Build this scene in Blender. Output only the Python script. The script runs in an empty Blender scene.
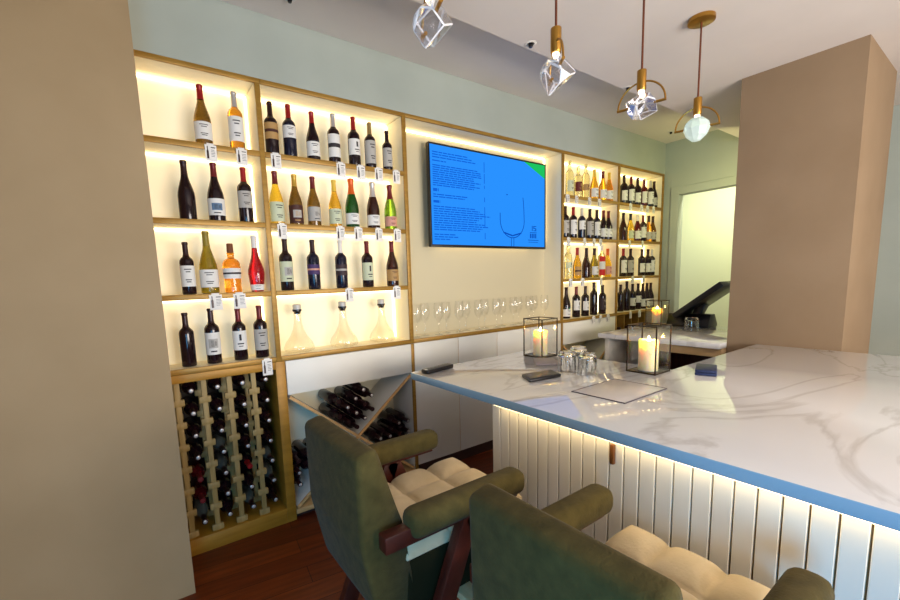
import bpy, bmesh, math, random
from mathutils import Vector, Matrix
random.seed(7)
PI = math.pi
scene = bpy.context.scene
col = scene.collection

# ------------------------------------------------------------------ camera
FPX = 417.876
YAW, PITCH, ROLL = 0.607874, -0.128093, -0.034964
CAM = Vector((0.0, -2.45628, 1.43))
PPX, PPY = 424.761, 334.71
fw = Vector((math.sin(YAW) * math.cos(PITCH), math.cos(YAW) * math.cos(PITCH), math.sin(PITCH)))
r0 = Vector((math.cos(YAW), -math.sin(YAW), 0))
u0 = r0.cross(fw)
rt = math.cos(ROLL) * r0 + math.sin(ROLL) * u0
up = -math.sin(ROLL) * r0 + math.cos(ROLL) * u0
cd = bpy.data.cameras.new('camera')
cam = bpy.data.objects.new('camera', cd)
col.objects.link(cam)
M = Matrix((rt, up, -fw)).transposed().to_4x4()
M.translation = CAM
cam.matrix_world = M
cd.sensor_fit = 'HORIZONTAL'
cd.sensor_width = 36
cd.lens = 36 * FPX / 900
cd.shift_x = (450 - PPX) / 900
cd.shift_y = (PPY - 300) / 900
cd.clip_start = 0.02
scene.camera = cam


def ray(px, py):
    return fw + rt * ((px - PPX) / FPX) - up * ((py - PPY) / FPX)


def at_y(px, py, y):
    d = ray(px, py)
    return CAM + d * ((y - CAM.y) / d.y)


def at_z(px, py, z):
    d = ray(px, py)
    return CAM + d * ((z - CAM.z) / d.z)


# ------------------------------------------------------------------ materials
def srgb(h):
    def f(c):
        c /= 255.0
        return c / 12.92 if c <= 0.04045 else ((c + 0.055) / 1.055) ** 2.4
    return tuple(f(c) for c in h)


MATS = {}


def mat(name, rgb=(200, 200, 200), rough=0.5, metal=0.0, trans=0.0, ior=1.45, emit=0.0, ergb=None, spec=0.5, coat=0.0, sheen=0.0):
    if name in MATS:
        return MATS[name]
    m = bpy.data.materials.new(name)
    m.use_nodes = True
    b = m.node_tree.nodes['Principled BSDF']
    c = srgb(rgb)
    b.inputs['Base Color'].default_value = (*c, 1)
    b.inputs['Roughness'].default_value = rough
    b.inputs['Metallic'].default_value = metal
    b.inputs['Transmission Weight'].default_value = trans
    b.inputs['IOR'].default_value = ior
    b.inputs['Specular IOR Level'].default_value = spec
    b.inputs['Coat Weight'].default_value = coat
    b.inputs['Sheen Weight'].default_value = sheen
    if emit:
        b.inputs['Emission Color'].default_value = (*srgb(ergb or rgb), 1)
        b.inputs['Emission Strength'].default_value = emit
    MATS[name] = m
    return m


def nodes(m):
    nt = m.node_tree
    return nt, nt.nodes, nt.links, nt.nodes['Principled BSDF']


def noise_mix(m, c1, c2, scale=(1, 1, 1), nscale=5.0, detail=4.0, lo=0.35, hi=0.65, bump=0.0, bscale=None):
    nt, N, L, b = nodes(m)
    tc = N.new('ShaderNodeTexCoord')
    mp = N.new('ShaderNodeMapping')
    mp.inputs['Scale'].default_value = scale
    L.new(tc.outputs['Object'], mp.inputs['Vector'])
    no = N.new('ShaderNodeTexNoise')
    no.inputs['Scale'].default_value = nscale
    no.inputs['Detail'].default_value = detail
    L.new(mp.outputs['Vector'], no.inputs['Vector'])
    cr = N.new('ShaderNodeValToRGB')
    cr.color_ramp.elements[0].position = lo
    cr.color_ramp.elements[1].position = hi
    cr.color_ramp.elements[0].color = (*srgb(c1), 1)
    cr.color_ramp.elements[1].color = (*srgb(c2), 1)
    L.new(no.outputs['Fac'], cr.inputs['Fac'])
    L.new(cr.outputs['Color'], b.inputs['Base Color'])
    if bump:
        n2 = N.new('ShaderNodeTexNoise')
        n2.inputs['Scale'].default_value = bscale or nscale * 4
        n2.inputs['Detail'].default_value = 3
        L.new(tc.outputs['Object'], n2.inputs['Vector'])
        bp = N.new('ShaderNodeBump')
        bp.inputs['Strength'].default_value = bump
        bp.inputs['Distance'].default_value = 0.004
        L.new(n2.outputs['Fac'], bp.inputs['Height'])
        L.new(bp.outputs['Normal'], b.inputs['Normal'])
    return m


def thin_glass(name, rgb=(255, 255, 255), edge=0.25, face=0.05):
    if name in MATS:
        return MATS[name]
    m = bpy.data.materials.new(name)
    m.use_nodes = True
    nt = m.node_tree
    N, L = nt.nodes, nt.links
    N.remove(N['Principled BSDF'])
    out = N['Material Output']
    t = N.new('ShaderNodeBsdfTransparent')
    t.inputs['Color'].default_value = (*srgb(rgb), 1)
    g = N.new('ShaderNodeBsdfGlossy')
    g.inputs['Roughness'].default_value = 0.03
    lw = N.new('ShaderNodeLayerWeight')
    lw.inputs['Blend'].default_value = 0.25
    mr = N.new('ShaderNodeMapRange')
    mr.inputs['To Min'].default_value = face
    mr.inputs['To Max'].default_value = edge
    L.new(lw.outputs['Facing'], mr.inputs['Value'])
    mx = N.new('ShaderNodeMixShader')
    L.new(mr.outputs['Result'], mx.inputs['Fac'])
    L.new(t.outputs['BSDF'], mx.inputs[1])
    L.new(g.outputs['BSDF'], mx.inputs[2])
    L.new(mx.outputs['Shader'], out.inputs['Surface'])
    MATS[name] = m
    return m


def emit_mat(name, rgb, strength):
    if name in MATS:
        return MATS[name]
    m = bpy.data.materials.new(name)
    m.use_nodes = True
    nt = m.node_tree
    nt.nodes.remove(nt.nodes['Principled BSDF'])
    e = nt.nodes.new('ShaderNodeEmission')
    e.inputs['Color'].default_value = (*srgb(rgb), 1)
    e.inputs['Strength'].default_value = strength
    nt.links.new(e.outputs['Emission'], nt.nodes['Material Output'].inputs['Surface'])
    MATS[name] = m
    return m


WALL = noise_mix(mat('wall_paint', rough=0.75), (164, 171, 160), (170, 177, 166), nscale=3)
HALLW = mat('hall_paint', (226, 230, 200), 0.8)
CEIL = noise_mix(mat('ceiling_paint', rough=0.8), (214, 206, 198), (220, 212, 204), nscale=2)
TAUPE = noise_mix(mat('taupe_plaster', rough=0.7), (150, 126, 90), (158, 134, 98), nscale=2.5)
TAN = noise_mix(mat('tan_plaster', rough=0.7), (138, 114, 86), (146, 122, 94), nscale=2.5)
CREAM = mat('cream_panel', (248, 238, 208), 0.6)
NICHE = mat('niche_panel', (206, 194, 160), 0.55)
GLOWPANEL = mat('cream_panel_glow', (248, 238, 206), 0.5, emit=0.22, ergb=(255, 232, 184))  # cream panel with a faint glow put in to even out the strip light
WHITE = noise_mix(mat('white_laminate', rough=0.45), (226, 222, 210), (232, 228, 216), nscale=2)
GOLD = noise_mix(mat('gold_frame', rough=0.42, metal=0.25), (150, 112, 44), (168, 128, 54), scale=(1, 1, 8), nscale=6)
GOLDRAIL = noise_mix(mat('gold_rack_wood', rough=0.45, metal=0.15), (156, 110, 30), (174, 126, 40), scale=(1, 1, 6), nscale=5)
SLAT = noise_mix(mat('pale_rack_wood', rough=0.55), (150, 124, 70), (166, 140, 86), scale=(8, 1, 1), nscale=6)
OAK = noise_mix(mat('oak_edge', rough=0.5), (196, 152, 96), (212, 170, 112), scale=(1, 1, 8), nscale=6)
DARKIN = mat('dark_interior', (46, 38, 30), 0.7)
BRASS = mat('brass', (168, 124, 52), 0.3, metal=0.85)
COPPER = mat('copper_rod', (120, 70, 48), 0.35, metal=0.7)
BLACKM = mat('black_metal', (60, 48, 36), 0.35, metal=0.6)
BLACKP = mat('black_plastic', (20, 17, 18), 0.3)
BLACKG = mat('black_glass', (14, 12, 14), 0.3)
GREYP = mat('grey_plastic', (120, 120, 122), 0.4)
PAPER = mat('paper_white', (232, 228, 220), 0.7)
INK = mat('ink_dark', (52, 46, 48), 0.7)
LED = emit_mat('led_strip', (255, 228, 172), 6.5)
LEDC = emit_mat('led_under_counter', (255, 222, 160), 7.5)
DECG = thin_glass('decanter_glass', (253, 250, 243), edge=0.7, face=0.05)
GREYL = mat('stopper_grey', (190, 186, 178), 0.3)
CLEAR = thin_glass('clear_glass', edge=0.55, face=0.04)
PANE = thin_glass('pane_glass', edge=0.22, face=0.03)
CRYSTAL = mat('crystal', (250, 250, 252), 0.0, trans=1.0, ior=1.5)
TUMBLER = mat('tumbler_glass', (252, 252, 252), 0.0, trans=1.0, ior=1.45)
BULB = emit_mat('bulb_glow', (255, 236, 205), 4.0)
FROST = mat('frosted_globe', (225, 238, 232), 0.35, trans=0.6, emit=0.15, ergb=(215, 235, 228))
CANDLE = mat('candle_wax', (246, 226, 180), 0.5, emit=0.0)
FLAME = emit_mat('flame', (255, 200, 92), 220.0)
NAVY = mat('navy_cover', (38, 46, 82), 0.45)
COAST = mat('coaster_stone', (150, 140, 140), 0.4)
SLATE = mat('slate', (92, 84, 88), 0.4)
WHITEM = mat('white_plastic', (225, 222, 215), 0.5)
DKBASE = mat('dark_base', (58, 36, 30), 0.5)
GROOVE = mat('groove_brown', (150, 116, 70), 0.6)
HOOK = mat('hook_wood', (104, 62, 26), 0.4)

FAB = noise_mix(mat('olive_velvet', rough=0.95, sheen=0.06, spec=0.05), (67, 59, 31), (84, 73, 39), nscale=26, detail=6, lo=0.3, hi=0.7, bump=0.35, bscale=160)
SEATB = mat('seat_base_dark', (34, 32, 18), 0.95, spec=0.05)
SEATF = noise_mix(mat('beige_linen', rough=0.9, sheen=0.2, spec=0.1), (196, 176, 140), (212, 192, 156), nscale=10, detail=5, bump=0.25, bscale=120)
TEAK = noise_mix(mat('red_teak', rough=0.4), (58, 20, 13), (80, 30, 18), scale=(2, 8, 2), nscale=5)
PALEW = noise_mix(mat('pale_beech', rough=0.5), (216, 180, 130), (228, 194, 146), scale=(8, 1, 1), nscale=5)

# marble
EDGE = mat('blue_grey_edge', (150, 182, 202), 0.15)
MARB = mat('white_marble', (226, 226, 226), 0.03, spec=0.8)
nt, N, L, b = nodes(MARB)
tc = N.new('ShaderNodeTexCoord')
mp = N.new('ShaderNodeMapping')
mp.inputs['Rotation'].default_value = (0, 0, 0.6)
mp.inputs['Scale'].default_value = (0.9, 2.0, 1)
L.new(tc.outputs['Object'], mp.inputs['Vector'])
no = N.new('ShaderNodeTexNoise')
no.inputs['Scale'].default_value = 1.1
no.inputs['Detail'].default_value = 7
no.inputs['Distortion'].default_value = 1.2
L.new(mp.outputs['Vector'], no.inputs['Vector'])
cr = N.new('ShaderNodeValToRGB')
e = cr.color_ramp.elements
e[0].position, e[0].color = 0.0, (*srgb((230, 228, 226)), 1)
e[1].position, e[1].color = 1.0, (*srgb((232, 230, 230)), 1)
for p_, c_ in ((0.47, (229, 227, 225)), (0.5, (208, 204, 200)), (0.53, (230, 228, 226))):
    k = e.new(p_)
    k.color = (*srgb(c_), 1)
L.new(no.outputs['Fac'], cr.inputs['Fac'])
L.new(cr.outputs['Color'], b.inputs['Base Color'])

# plank floor
FLOOR = mat('dark_planks', (90, 44, 24), 0.38, spec=0.4)
nt, N, L, b = nodes(FLOOR)
tc = N.new('ShaderNodeTexCoord')
mp = N.new('ShaderNodeMapping')
mp.inputs['Rotation'].default_value = (0, 0, 0.12)
L.new(tc.outputs['Object'], mp.inputs['Vector'])
br = N.new('ShaderNodeTexBrick')
br.inputs['Scale'].default_value = 1.0
br.inputs['Brick Width'].default_value = 1.3
br.inputs['Row Height'].default_value = 0.13
br.inputs['Mortar Size'].default_value = 0.0018
br.inputs['Color1'].default_value = (*srgb((98, 38, 12)), 1)
br.inputs['Color2'].default_value = (*srgb((134, 62, 22)), 1)
br.inputs['Mortar'].default_value = (*srgb((34, 16, 10)), 1)
L.new(mp.outputs['Vector'], br.inputs['Vector'])
mp2 = N.new('ShaderNodeMapping')
mp2.inputs['Scale'].default_value = (1.5, 16, 1)
L.new(mp.outputs['Vector'], mp2.inputs['Vector'])
no = N.new('ShaderNodeTexNoise')
no.inputs['Scale'].default_value = 2.2
no.inputs['Detail'].default_value = 6
L.new(mp2.outputs['Vector'], no.inputs['Vector'])
mx = N.new('ShaderNodeMix')
mx.data_type = 'RGBA'
mx.blend_type = 'MULTIPLY'
mx.inputs['Factor'].default_value = 0.7
L.new(br.outputs['Color'], mx.inputs['A'])
cr = N.new('ShaderNodeValToRGB')
cr.color_ramp.elements[0].position = 0.3
cr.color_ramp.elements[1].position = 0.7
cr.color_ramp.elements[0].color = (0.35, 0.3, 0.28, 1)
cr.color_ramp.elements[1].color = (1.1, 1.05, 1.0, 1)
L.new(no.outputs['Fac'], cr.inputs['Fac'])
L.new(cr.outputs['Color'], mx.inputs['B'])
L.new(mx.outputs['Result'], b.inputs['Base Color'])


# ------------------------------------------------------------------ mesh helpers
class MB:
    def __init__(self):
        self.bm = bmesh.new()
        self.mats = []

    def mi(self, m):
        if m not in self.mats:
            self.mats.append(m)
        return self.mats.index(m)

    def box(self, x0, x1, y0, y1, z0, z1, m, bev=0.0, seg=2):
        bm = self.bm
        n0 = len(bm.faces)
        vs = [bm.verts.new(p) for p in ((x0, y0, z0), (x1, y0, z0), (x1, y1, z0), (x0, y1, z0), (x0, y0, z1), (x1, y0, z1), (x1, y1, z1), (x0, y1, z1))]
        fs = [bm.faces.new([vs[i] for i in q]) for q in ((0, 3, 2, 1), (4, 5, 6, 7), (0, 1, 5, 4), (1, 2, 6, 5), (2, 3, 7, 6), (3, 0, 4, 7))]
        i = self.mi(m)
        for f in fs:
            f.material_index = i
        if bev:
            es = list({e for f in fs for e in f.edges})
            r_ = bmesh.ops.bevel(bm, geom=es, offset=bev, segments=seg, profile=0.5, affect='EDGES', clamp_overlap=True)
            for f in r_['faces']:
                f.material_index = i
        return self

    def prism(self, pts, h0, h1, m, axis='z', bev=0.0, seg=2, taper=None):
        """pts polygon; axis z: (x,y) extruded in z; axis y: (x,z) extruded in y; axis x: (y,z) extruded in x"""
        bm = self.bm

        def mk(p, h):
            return {'z': (p[0], p[1], h), 'y': (p[0], h, p[1]), 'x': (h, p[0], p[1])}[axis]
        if taper:
            a = [bm.verts.new(mk(p, h0 * t)) for p, t in zip(pts, taper)]
            c = [bm.verts.new(mk(p, h1 * t)) for p, t in zip(pts, taper)]
        else:
            a = [bm.verts.new(mk(p, h0)) for p in pts]
            c = [bm.verts.new(mk(p, h1)) for p in pts]
        n = len(pts)
        fs = [bm.faces.new(a[::-1]), bm.faces.new(c)]
        for k in range(n):
            fs.append(bm.faces.new((a[k], a[(k + 1) % n], c[(k + 1) % n], c[k])))
        i = self.mi(m)
        for f in fs:
            f.material_index = i
        if bev:
            es = list({e for f in fs for e in f.edges})
            r_ = bmesh.ops.bevel(bm, geom=es, offset=bev, segments=seg, profile=0.5, affect='EDGES', clamp_overlap=True)
            for f in r_['faces']:
                f.material_index = i
        bmesh.ops.recalc_face_normals(bm, faces=bm.faces)
        return self

    def lathe(self, prof, m, c=(0, 0, 0), seg=20, a0=0.0, a1=2 * PI, close=True):
        bm = self.bm
        i = self.mi(m)
        full = abs(a1 - a0 - 2 * PI) < 1e-6
        n = seg if full else seg + 1
        rings = []
        for r_, z in prof:
            if r_ < 1e-6:
                rings.append([bm.verts.new((c[0], c[1], c[2] + z))])
            else:
                rings.append([bm.verts.new((c[0] + r_ * math.cos(a0 + (a1 - a0) * k / seg), c[1] + r_ * math.sin(a0 + (a1 - a0) * k / seg), c[2] + z)) for k in range(n)])
        cnt = seg
        for A, B in zip(rings, rings[1:]):
            for k in range(cnt):
                k2 = (k + 1) % n
                if len(A) == 1 and len(B) == 1:
                    continue
                if len(A) == 1:
                    f = bm.faces.new((A[0], B[k2], B[k]))
                elif len(B) == 1:
                    f = bm.faces.new((A[k], A[k2], B[0]))
                else:
                    f = bm.faces.new((A[k], A[k2], B[k2], B[k]))
                f.material_index = i
        return self

    def tube(self, pts, r_, m, seg=8, caps=True):
        bm = self.bm
        i = self.mi(m)
        pts = [Vector(p) for p in pts]
        rings = []
        prev = None
        for k, p in enumerate(pts):
            if k == 0:
                t = pts[1] - p
            elif k == len(pts) - 1:
                t = p - pts[k - 1]
            else:
                t = (pts[k + 1] - p).normalized() + (p - pts[k - 1]).normalized()
            t.normalize()
            if prev is None:
                a = Vector((0, 0, 1)) if abs(t.z) < 0.9 else Vector((1, 0, 0))
                x = t.cross(a).normalized()
            else:
                x = (prev - t * prev.dot(t)).normalized()
            prev = x
            y = t.cross(x)
            rings.append([bm.verts.new(p + (x * math.cos(2 * PI * j / seg) + y * math.sin(2 * PI * j / seg)) * r_) for j in range(seg)])
        for A, B in zip(rings, rings[1:]):
            for j in range(seg):
                f = bm.faces.new((A[j], A[(j + 1) % seg], B[(j + 1) % seg], B[j]))
                f.material_index = i
        if caps:
            f = bm.faces.new(rings[0][::-1])
            f.material_index = i
            f = bm.faces.new(rings[-1])
            f.material_index = i
        return self

    def bar(self, p, q, w, t, m, side=(0, 1, 0), bev=0.0):
        """rectangular bar from p to q, w across in-plane, t along side"""
        p, q, s = Vector(p), Vector(q), Vector(side).normalized()
        d = (q - p).normalized()
        n = d.cross(s).normalized()
        bm = self.bm
        vs = []
        for e_ in (p, q):
            for a, c in ((-1, -1), (1, -1), (1, 1), (-1, 1)):
                vs.append(bm.verts.new(e_ + n * (a * w / 2) + s * (c * t / 2)))
        fs = [bm.faces.new([vs[k] for k in qd]) for qd in ((0, 1, 2, 3), (7, 6, 5, 4), (0, 4, 5, 1), (1, 5, 6, 2), (2, 6, 7, 3), (3, 7, 4, 0))]
        i = self.mi(m)
        for f in fs:
            f.material_index = i
        if bev:
            es = list({e for f in fs for e in f.edges})
            r_ = bmesh.ops.bevel(bm, geom=es, offset=bev, segments=2, profile=0.5, affect='EDGES', clamp_overlap=True)
            for f in r_['faces']:
                f.material_index = i
        bmesh.ops.recalc_face_normals(bm, faces=bm.faces)
        return self

    def quad(self, pts, m):
        f = self.bm.faces.new([self.bm.verts.new(p) for p in pts])
        f.material_index = self.mi(m)
        return self

    def mesh(self, name, smooth=True, angle=40):
        me = bpy.data.meshes.new(name)
        self.bm.to_mesh(me)
        self.bm.free()
        for m in self.mats:
            me.materials.append(m)
        if smooth:
            for p in me.polygons:
                p.use_smooth = True
            me.set_sharp_from_angle(angle=math.radians(angle))
        return me

    def build(self, name, parent=None, loc=None, rotz=None, smooth=True, angle=40):
        return link(name, self.mesh(name, smooth, angle), parent, loc, rotz)


def link(name, me, parent=None, loc=None, rotz=None):
    o = bpy.data.objects.new(name, me)
    col.objects.link(o)
    if parent is not None:
        o.parent = parent
    if loc is not None:
        o.location = loc
    if rotz is not None:
        o.rotation_euler = (0, 0, rotz)
    return o


def tag(o, label, cat, group=None, kind=None):
    o['label'] = label
    o['category'] = cat
    if group:
        o['group'] = group
    if kind:
        o['kind'] = kind
    return o


def thing(name, label, cat, loc=(0, 0, 0), rotz=0, group=None):
    o = link(name, None, None, loc, rotz)
    o.empty_display_size = 0.05
    return tag(o, label, cat, group)


def struct(name, mb, label=None, smooth=False):
    o = mb.build(name, smooth=smooth)
    o['kind'] = 'structure'
    if label:
        o['label'] = label
    return o


ORD = ['first', 'second', 'third', 'fourth', 'fifth', 'sixth', 'seventh', 'eighth', 'ninth', 'tenth', 'eleventh', 'twelfth', 'thirteenth', 'fourteenth']

# ------------------------------------------------------------------ the room
ZC_LOW, ZC_HIGH, YDROP = 2.68, 2.87, -0.77
XW = 5.12
struct('floor', MB().box(-3.2, 6.4, -6.0, 0.4, -0.05, 0.0, FLOOR))
struct('ceiling', MB().box(-3.2, 6.4, -6.0, YDROP, ZC_LOW, 3.0, CEIL), 'lower pale ceiling over the bar counter')
struct('ceiling', MB().box(-3.2, 6.4, YDROP, 0.4, ZC_HIGH, 3.0, CEIL), 'raised ceiling strip along the shelf wall')
struct('wall_back', MB().box(-1.3, XW, 0.31, 0.4, 0, ZC_HIGH, WALL))
struct('wall_back', MB().box(-1.3, XW, 0.0, 0.31, 2.538, ZC_HIGH, WALL), 'pale grey bulkhead above the shelves')
struct('wall_left', MB().box(-3.2, 0.11, -0.32, 0.31, 0, ZC_HIGH, TAUPE), 'taupe plaster wall beside the shelves')
DY0, DY1, DZ = -0.16, -1.06, 2.285
wr = MB()
wr.box(XW, XW + 0.1, DY0, 0.4, 0, ZC_HIGH, WALL)
wr.box(XW, XW + 0.1, DY1, DY0, DZ, ZC_HIGH, WALL)
wr.box(XW, XW + 0.1, -6.0, DY1, 0, ZC_HIGH, WALL)
struct('wall_right', wr)
tr = MB()
tr.box(XW - 0.015, XW + 0.0, DY0, DY0 + 0.085, 0, DZ + 0.085, WALL, 0.004)
tr.box(XW - 0.015, XW + 0.0, DY1 - 0.085, DY1, 0, DZ + 0.085, WALL, 0.004)
tr.box(XW - 0.015, XW + 0.0, DY1, DY0, DZ, DZ + 0.085, WALL, 0.004)
struct('trim_1', tr, 'pale door casing')
struct('wall_outer', MB().box(6.3, 6.4, -6.0, 0.4, 0, ZC_HIGH, HALLW), 'pale wall seen through the doorway')
struct('wall_front', MB().box(3.45, 4.25, -1.86, -1.27, 0, ZC_LOW, TAN), 'tan plaster pier at the end of the bar')

# ------------------------------------------------------------------ shelving
D = [0.02, 0.669, 1.596, 3.275, 4.182, 5.084]
Z0 = 1.008
SP = 0.38
ZT = 2.536
DEP = 0.2
T = 0.014     # half thickness of uprights and shelves


def shelf_unit(name, label, i, left=False, nsh=3, group=None):
    """one lit bay between upright i and i+1"""
    x0, x1 = D[i] + T + 0.0006, D[i + 1] - T
    t = thing(name, label, 'shelving', ((x0 + x1) / 2, 0, Z0 - T), group=group)
    ox, oz = t.location.x, t.location.z

    def P(nm, mb):
        me = mb.mesh(nm, True)
        me.transform(Matrix.Translation((-ox, 0, -oz)))
        return link(nm, me, t)
    P('back_panel', MB().box(x0, x1, DEP, DEP + 0.015, Z0, ZT - 0.02, GLOWPANEL))
    xl = D[i] + T + 0.0006 if not left else D[i] - T
    P('top_rail', MB().box(xl, D[i + 1] + T, -0.006, 0.01, ZT - 0.024, ZT, GOLD, 0.002))
    P('top_board', MB().box(xl, D[i + 1] + T, 0.0105, DEP + 0.015, ZT - 0.019, ZT - 0.001, CREAM))
    P('upright', MB().box(D[i + 1] - T, D[i + 1] + T, -0.006, 0.008, Z0 - T, ZT - 0.0245, GOLD, 0.002))
    P('side_panel', MB().box(D[i + 1] - T, D[i + 1] + T - 0.001, 0.0085, DEP + 0.015, Z0 - T, ZT - 0.025, CREAM))
    if left:
        P('upright', MB().box(D[i] - T, D[i] + T, -0.006, 0.008, Z0 - T, ZT - 0.0245, GOLD, 0.002))
    for k in range(nsh + 1):
        z = Z0 + SP * k
        s = P('shelf', MB().box(x0, x1, 0.009, DEP - 0.001, z - T + 0.002, z + T, CREAM))
        me = MB().box(x0, x1, -0.005, 0.009, z - T, z + T, GOLD, 0.002).mesh('shelf_edge')
        me.transform(Matrix.Translation((-ox, 0, -oz)))
        link('shelf_edge', me, s)
    tops = [Z0 + SP * (k + 1) - T for k in range(nsh)] + [ZT - 0.025]
    bots = [Z0 + SP * k + T for k in range(nsh + 1)]
    for zb, zt in zip(bots, tops):
        P('led_strip', MB().box(x0 + 0.004, x1 - 0.004, DEP - 0.012, DEP - 0.002, zt - 0.011, zt - 0.002, LED))
        P('led_strip', MB().box(x1 - 0.011, x1 - 0.002, DEP - 0.012, DEP - 0.002, zb + 0.004, zt - 0.013, LED))
    return t


shelf_unit('display_shelf', 'gold edged lit wine shelf above the wooden bottle rack', 0, left=True, group='lit wine shelves')
shelf_unit('display_shelf', 'wide gold edged lit wine shelf with decanters on its lowest board', 1, group='lit wine shelves')
shelf_unit('display_shelf', 'gold edged lit wine shelf just past the blue screen', 3, group='lit wine shelves')
shelf_unit('display_shelf', 'gold edged lit wine shelf in the corner by the doorway', 4, group='lit wine shelves')
# screen niche
x0, x1 = D[2] + T + 0.0006, D[3] - T
t = thing('screen_niche', 'cream lit wall niche with gold surround behind the screen', 'niche', ((x0 + x1) / 2, 0, Z0 - T))


def P(nm, mb, t=t):
    me = mb.mesh(nm, True)
    me.transform(Matrix.Translation(-t.location))
    return link(nm, me, t)


P('back_panel', MB().box(x0, x1, DEP, DEP + 0.015, Z0, ZT - 0.02, NICHE))
P('top_rail', MB().box(D[2] + T + 0.0006, D[3] + T, -0.006, 0.01, ZT - 0.024, ZT, GOLD, 0.002))
P('top_board', MB().box(D[2] + T + 0.0006, D[3] + T, 0.0105, DEP + 0.015, ZT - 0.019, ZT - 0.001, CREAM))
P('upright', MB().box(D[3] - T, D[3] + T, -0.006, 0.008, Z0 - T, ZT - 0.0245, GOLD, 0.002))
P('side_panel', MB().box(D[3] - T, D[3] + T - 0.001, 0.0085, DEP + 0.015, Z0 - T, ZT - 0.025, CREAM))
s = P('shelf', MB().box(x0, x1, 0.009, DEP - 0.001, Z0 - T, Z0 + T, CREAM))
me = MB().box(x0, x1, -0.005, 0.009, Z0 - T, Z0 + T, GOLD, 0.002).mesh('shelf_edge')
me.transform(Matrix.Translation(-t.location))
link('shelf_edge', me, s)
P('led_strip', MB().box(x0 + 0.004, x1 - 0.004, DEP - 0.012, DEP - 0.002, ZT - 0.036, ZT - 0.027, LED))
P('led_strip', MB().box(x1 - 0.011, x1 - 0.002, DEP - 0.012, DEP - 0.002, 1.75, ZT - 0.04, LED))

# ------------------------------------------------------------------ lower units
# bottle rack under the narrow bay
RX0, RX1 = 0.02, 0.70
t = thing('bottle_rack', 'gold framed wooden rack of notched slats full of bottles', 'bottle rack', (0.36, 0, 0))


def P(nm, mb, t=None, par=None):
    me = mb.mesh(nm, True)
    me.transform(Matrix.Translation(-t.location))
    return link(nm, me, par or t)


P('top_rail', MB().box(RX0, 0.645, -0.006, 0.3, 0.95, Z0 - T - 0.001, GOLDRAIL, 0.002), t)
P('bottom_rail', MB().box(RX0, 0.645, -0.006, 0.3, 0.0, 0.09, GOLDRAIL, 0.002), t)
P('upright', MB().box(0.645, RX1, -0.006, 0.3, 0.0, Z0 - T - 0.001, GOLDRAIL, 0.002), t)
P('upright', MB().box(RX0 - 0.03, RX0 - 0.001, -0.006, 0.3, 0.0, Z0 - T - 0.001, GOLDRAIL, 0.002), t)
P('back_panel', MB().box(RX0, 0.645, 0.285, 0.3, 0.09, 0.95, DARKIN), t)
SLX = [0.146, 0.271, 0.397, 0.523]
ROWZ = [0.84 - 0.122 * k for k in range(7)]
for x in SLX:
    sm = MB()
    for y in (0.015, 0.2):
        sm.box(x - 0.013, x + 0.013, y, y + 0.02, 0.09, 0.95, SLAT, 0.001)
        for z in ROWZ:
            sm.box(x - 0.03, x + 0.03, y - 0.002, y + 0.022, z - 0.018, z + 0.018, SLAT, 0.006)
    P('slat', sm, t)

# drawer + cross lattice units


def lattice_unit(label, xa, xb, zlow, dep, drawer, right_edge=True, group='lattice cabinets'):
    t = thing('lattice_cabinet', label, 'cabinet', ((xa + xb) / 2, 0, 0), group=group)
    if drawer:
        P('drawer', MB().box(xa + 0.003, xb - 0.003, 0.0, 0.28, 0.785, Z0 - T - 0.004, WHITE, 0.002), t)
        ztop = 0.782
    P('back_panel', MB().box(xa, xb, 0.285, 0.3, zlow, ztop, CREAM), t)
    P('side_panel', MB().box(xb - 0.022, xb, 0.008, 0.285, zlow, ztop, WHITE), t)
    u = P('upright', MB().box(xb - 0.024, xb + 0.0, -0.006, 0.0075, 0.0, Z0 - T - 0.004, GOLD, 0.002), t)
    P('bottom_board', MB().box(xa, xb - 0.022, 0.0, 0.285, zlow - 0.03, zlow, OAK, 0.002), t)
    P('plinth', MB().box(xa, xb - 0.022, 0.03, 0.285, 0.0, zlow - 0.031, DKBASE), t)
    xi = xb - 0.03
    xc, zc = (xa + xi) / 2, (zlow + ztop) / 2
    m = MB()
    m.bar((xa + 0.012, 0.144, ztop - 0.012), (xi - 0.004, 0.144, zlow + 0.012), 0.018, 0.272, WHITE)
    cb = P('cross_board', m, t)
    m = MB()
    m.bar((xa + 0.012, 0.0038, ztop - 0.012), (xi - 0.004, 0.0038, zlow + 0.012), 0.018, 0.008, OAK)
    P('oak_edge', m, t, cb)
    m = MB()
    m.bar((xa + 0.012, 0.144, zlow + 0.012), (xi - 0.004, 0.144, ztop - 0.012), 0.018, 0.272, WHITE)
    cb = P('cross_board', m, t)
    m = MB()
    m.bar((xa + 0.012, 0.0034, zlow + 0.012), (xi - 0.004, 0.0034, ztop - 0.012), 0.018, 0.008, OAK)
    P('oak_edge', m, t, cb)
    return t, xa, xi, zlow, ztop


lat = lattice_unit('white drawer cabinet with cross shaped bottle bins behind the olive armchair', 0.703, 1.61, 0.06, 0.3, True)
lat2 = lattice_unit('white drawer cabinet with dark cross shaped bottle bin past the screen', 3.292, 4.196, 0.06, 0.3, True)

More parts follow.
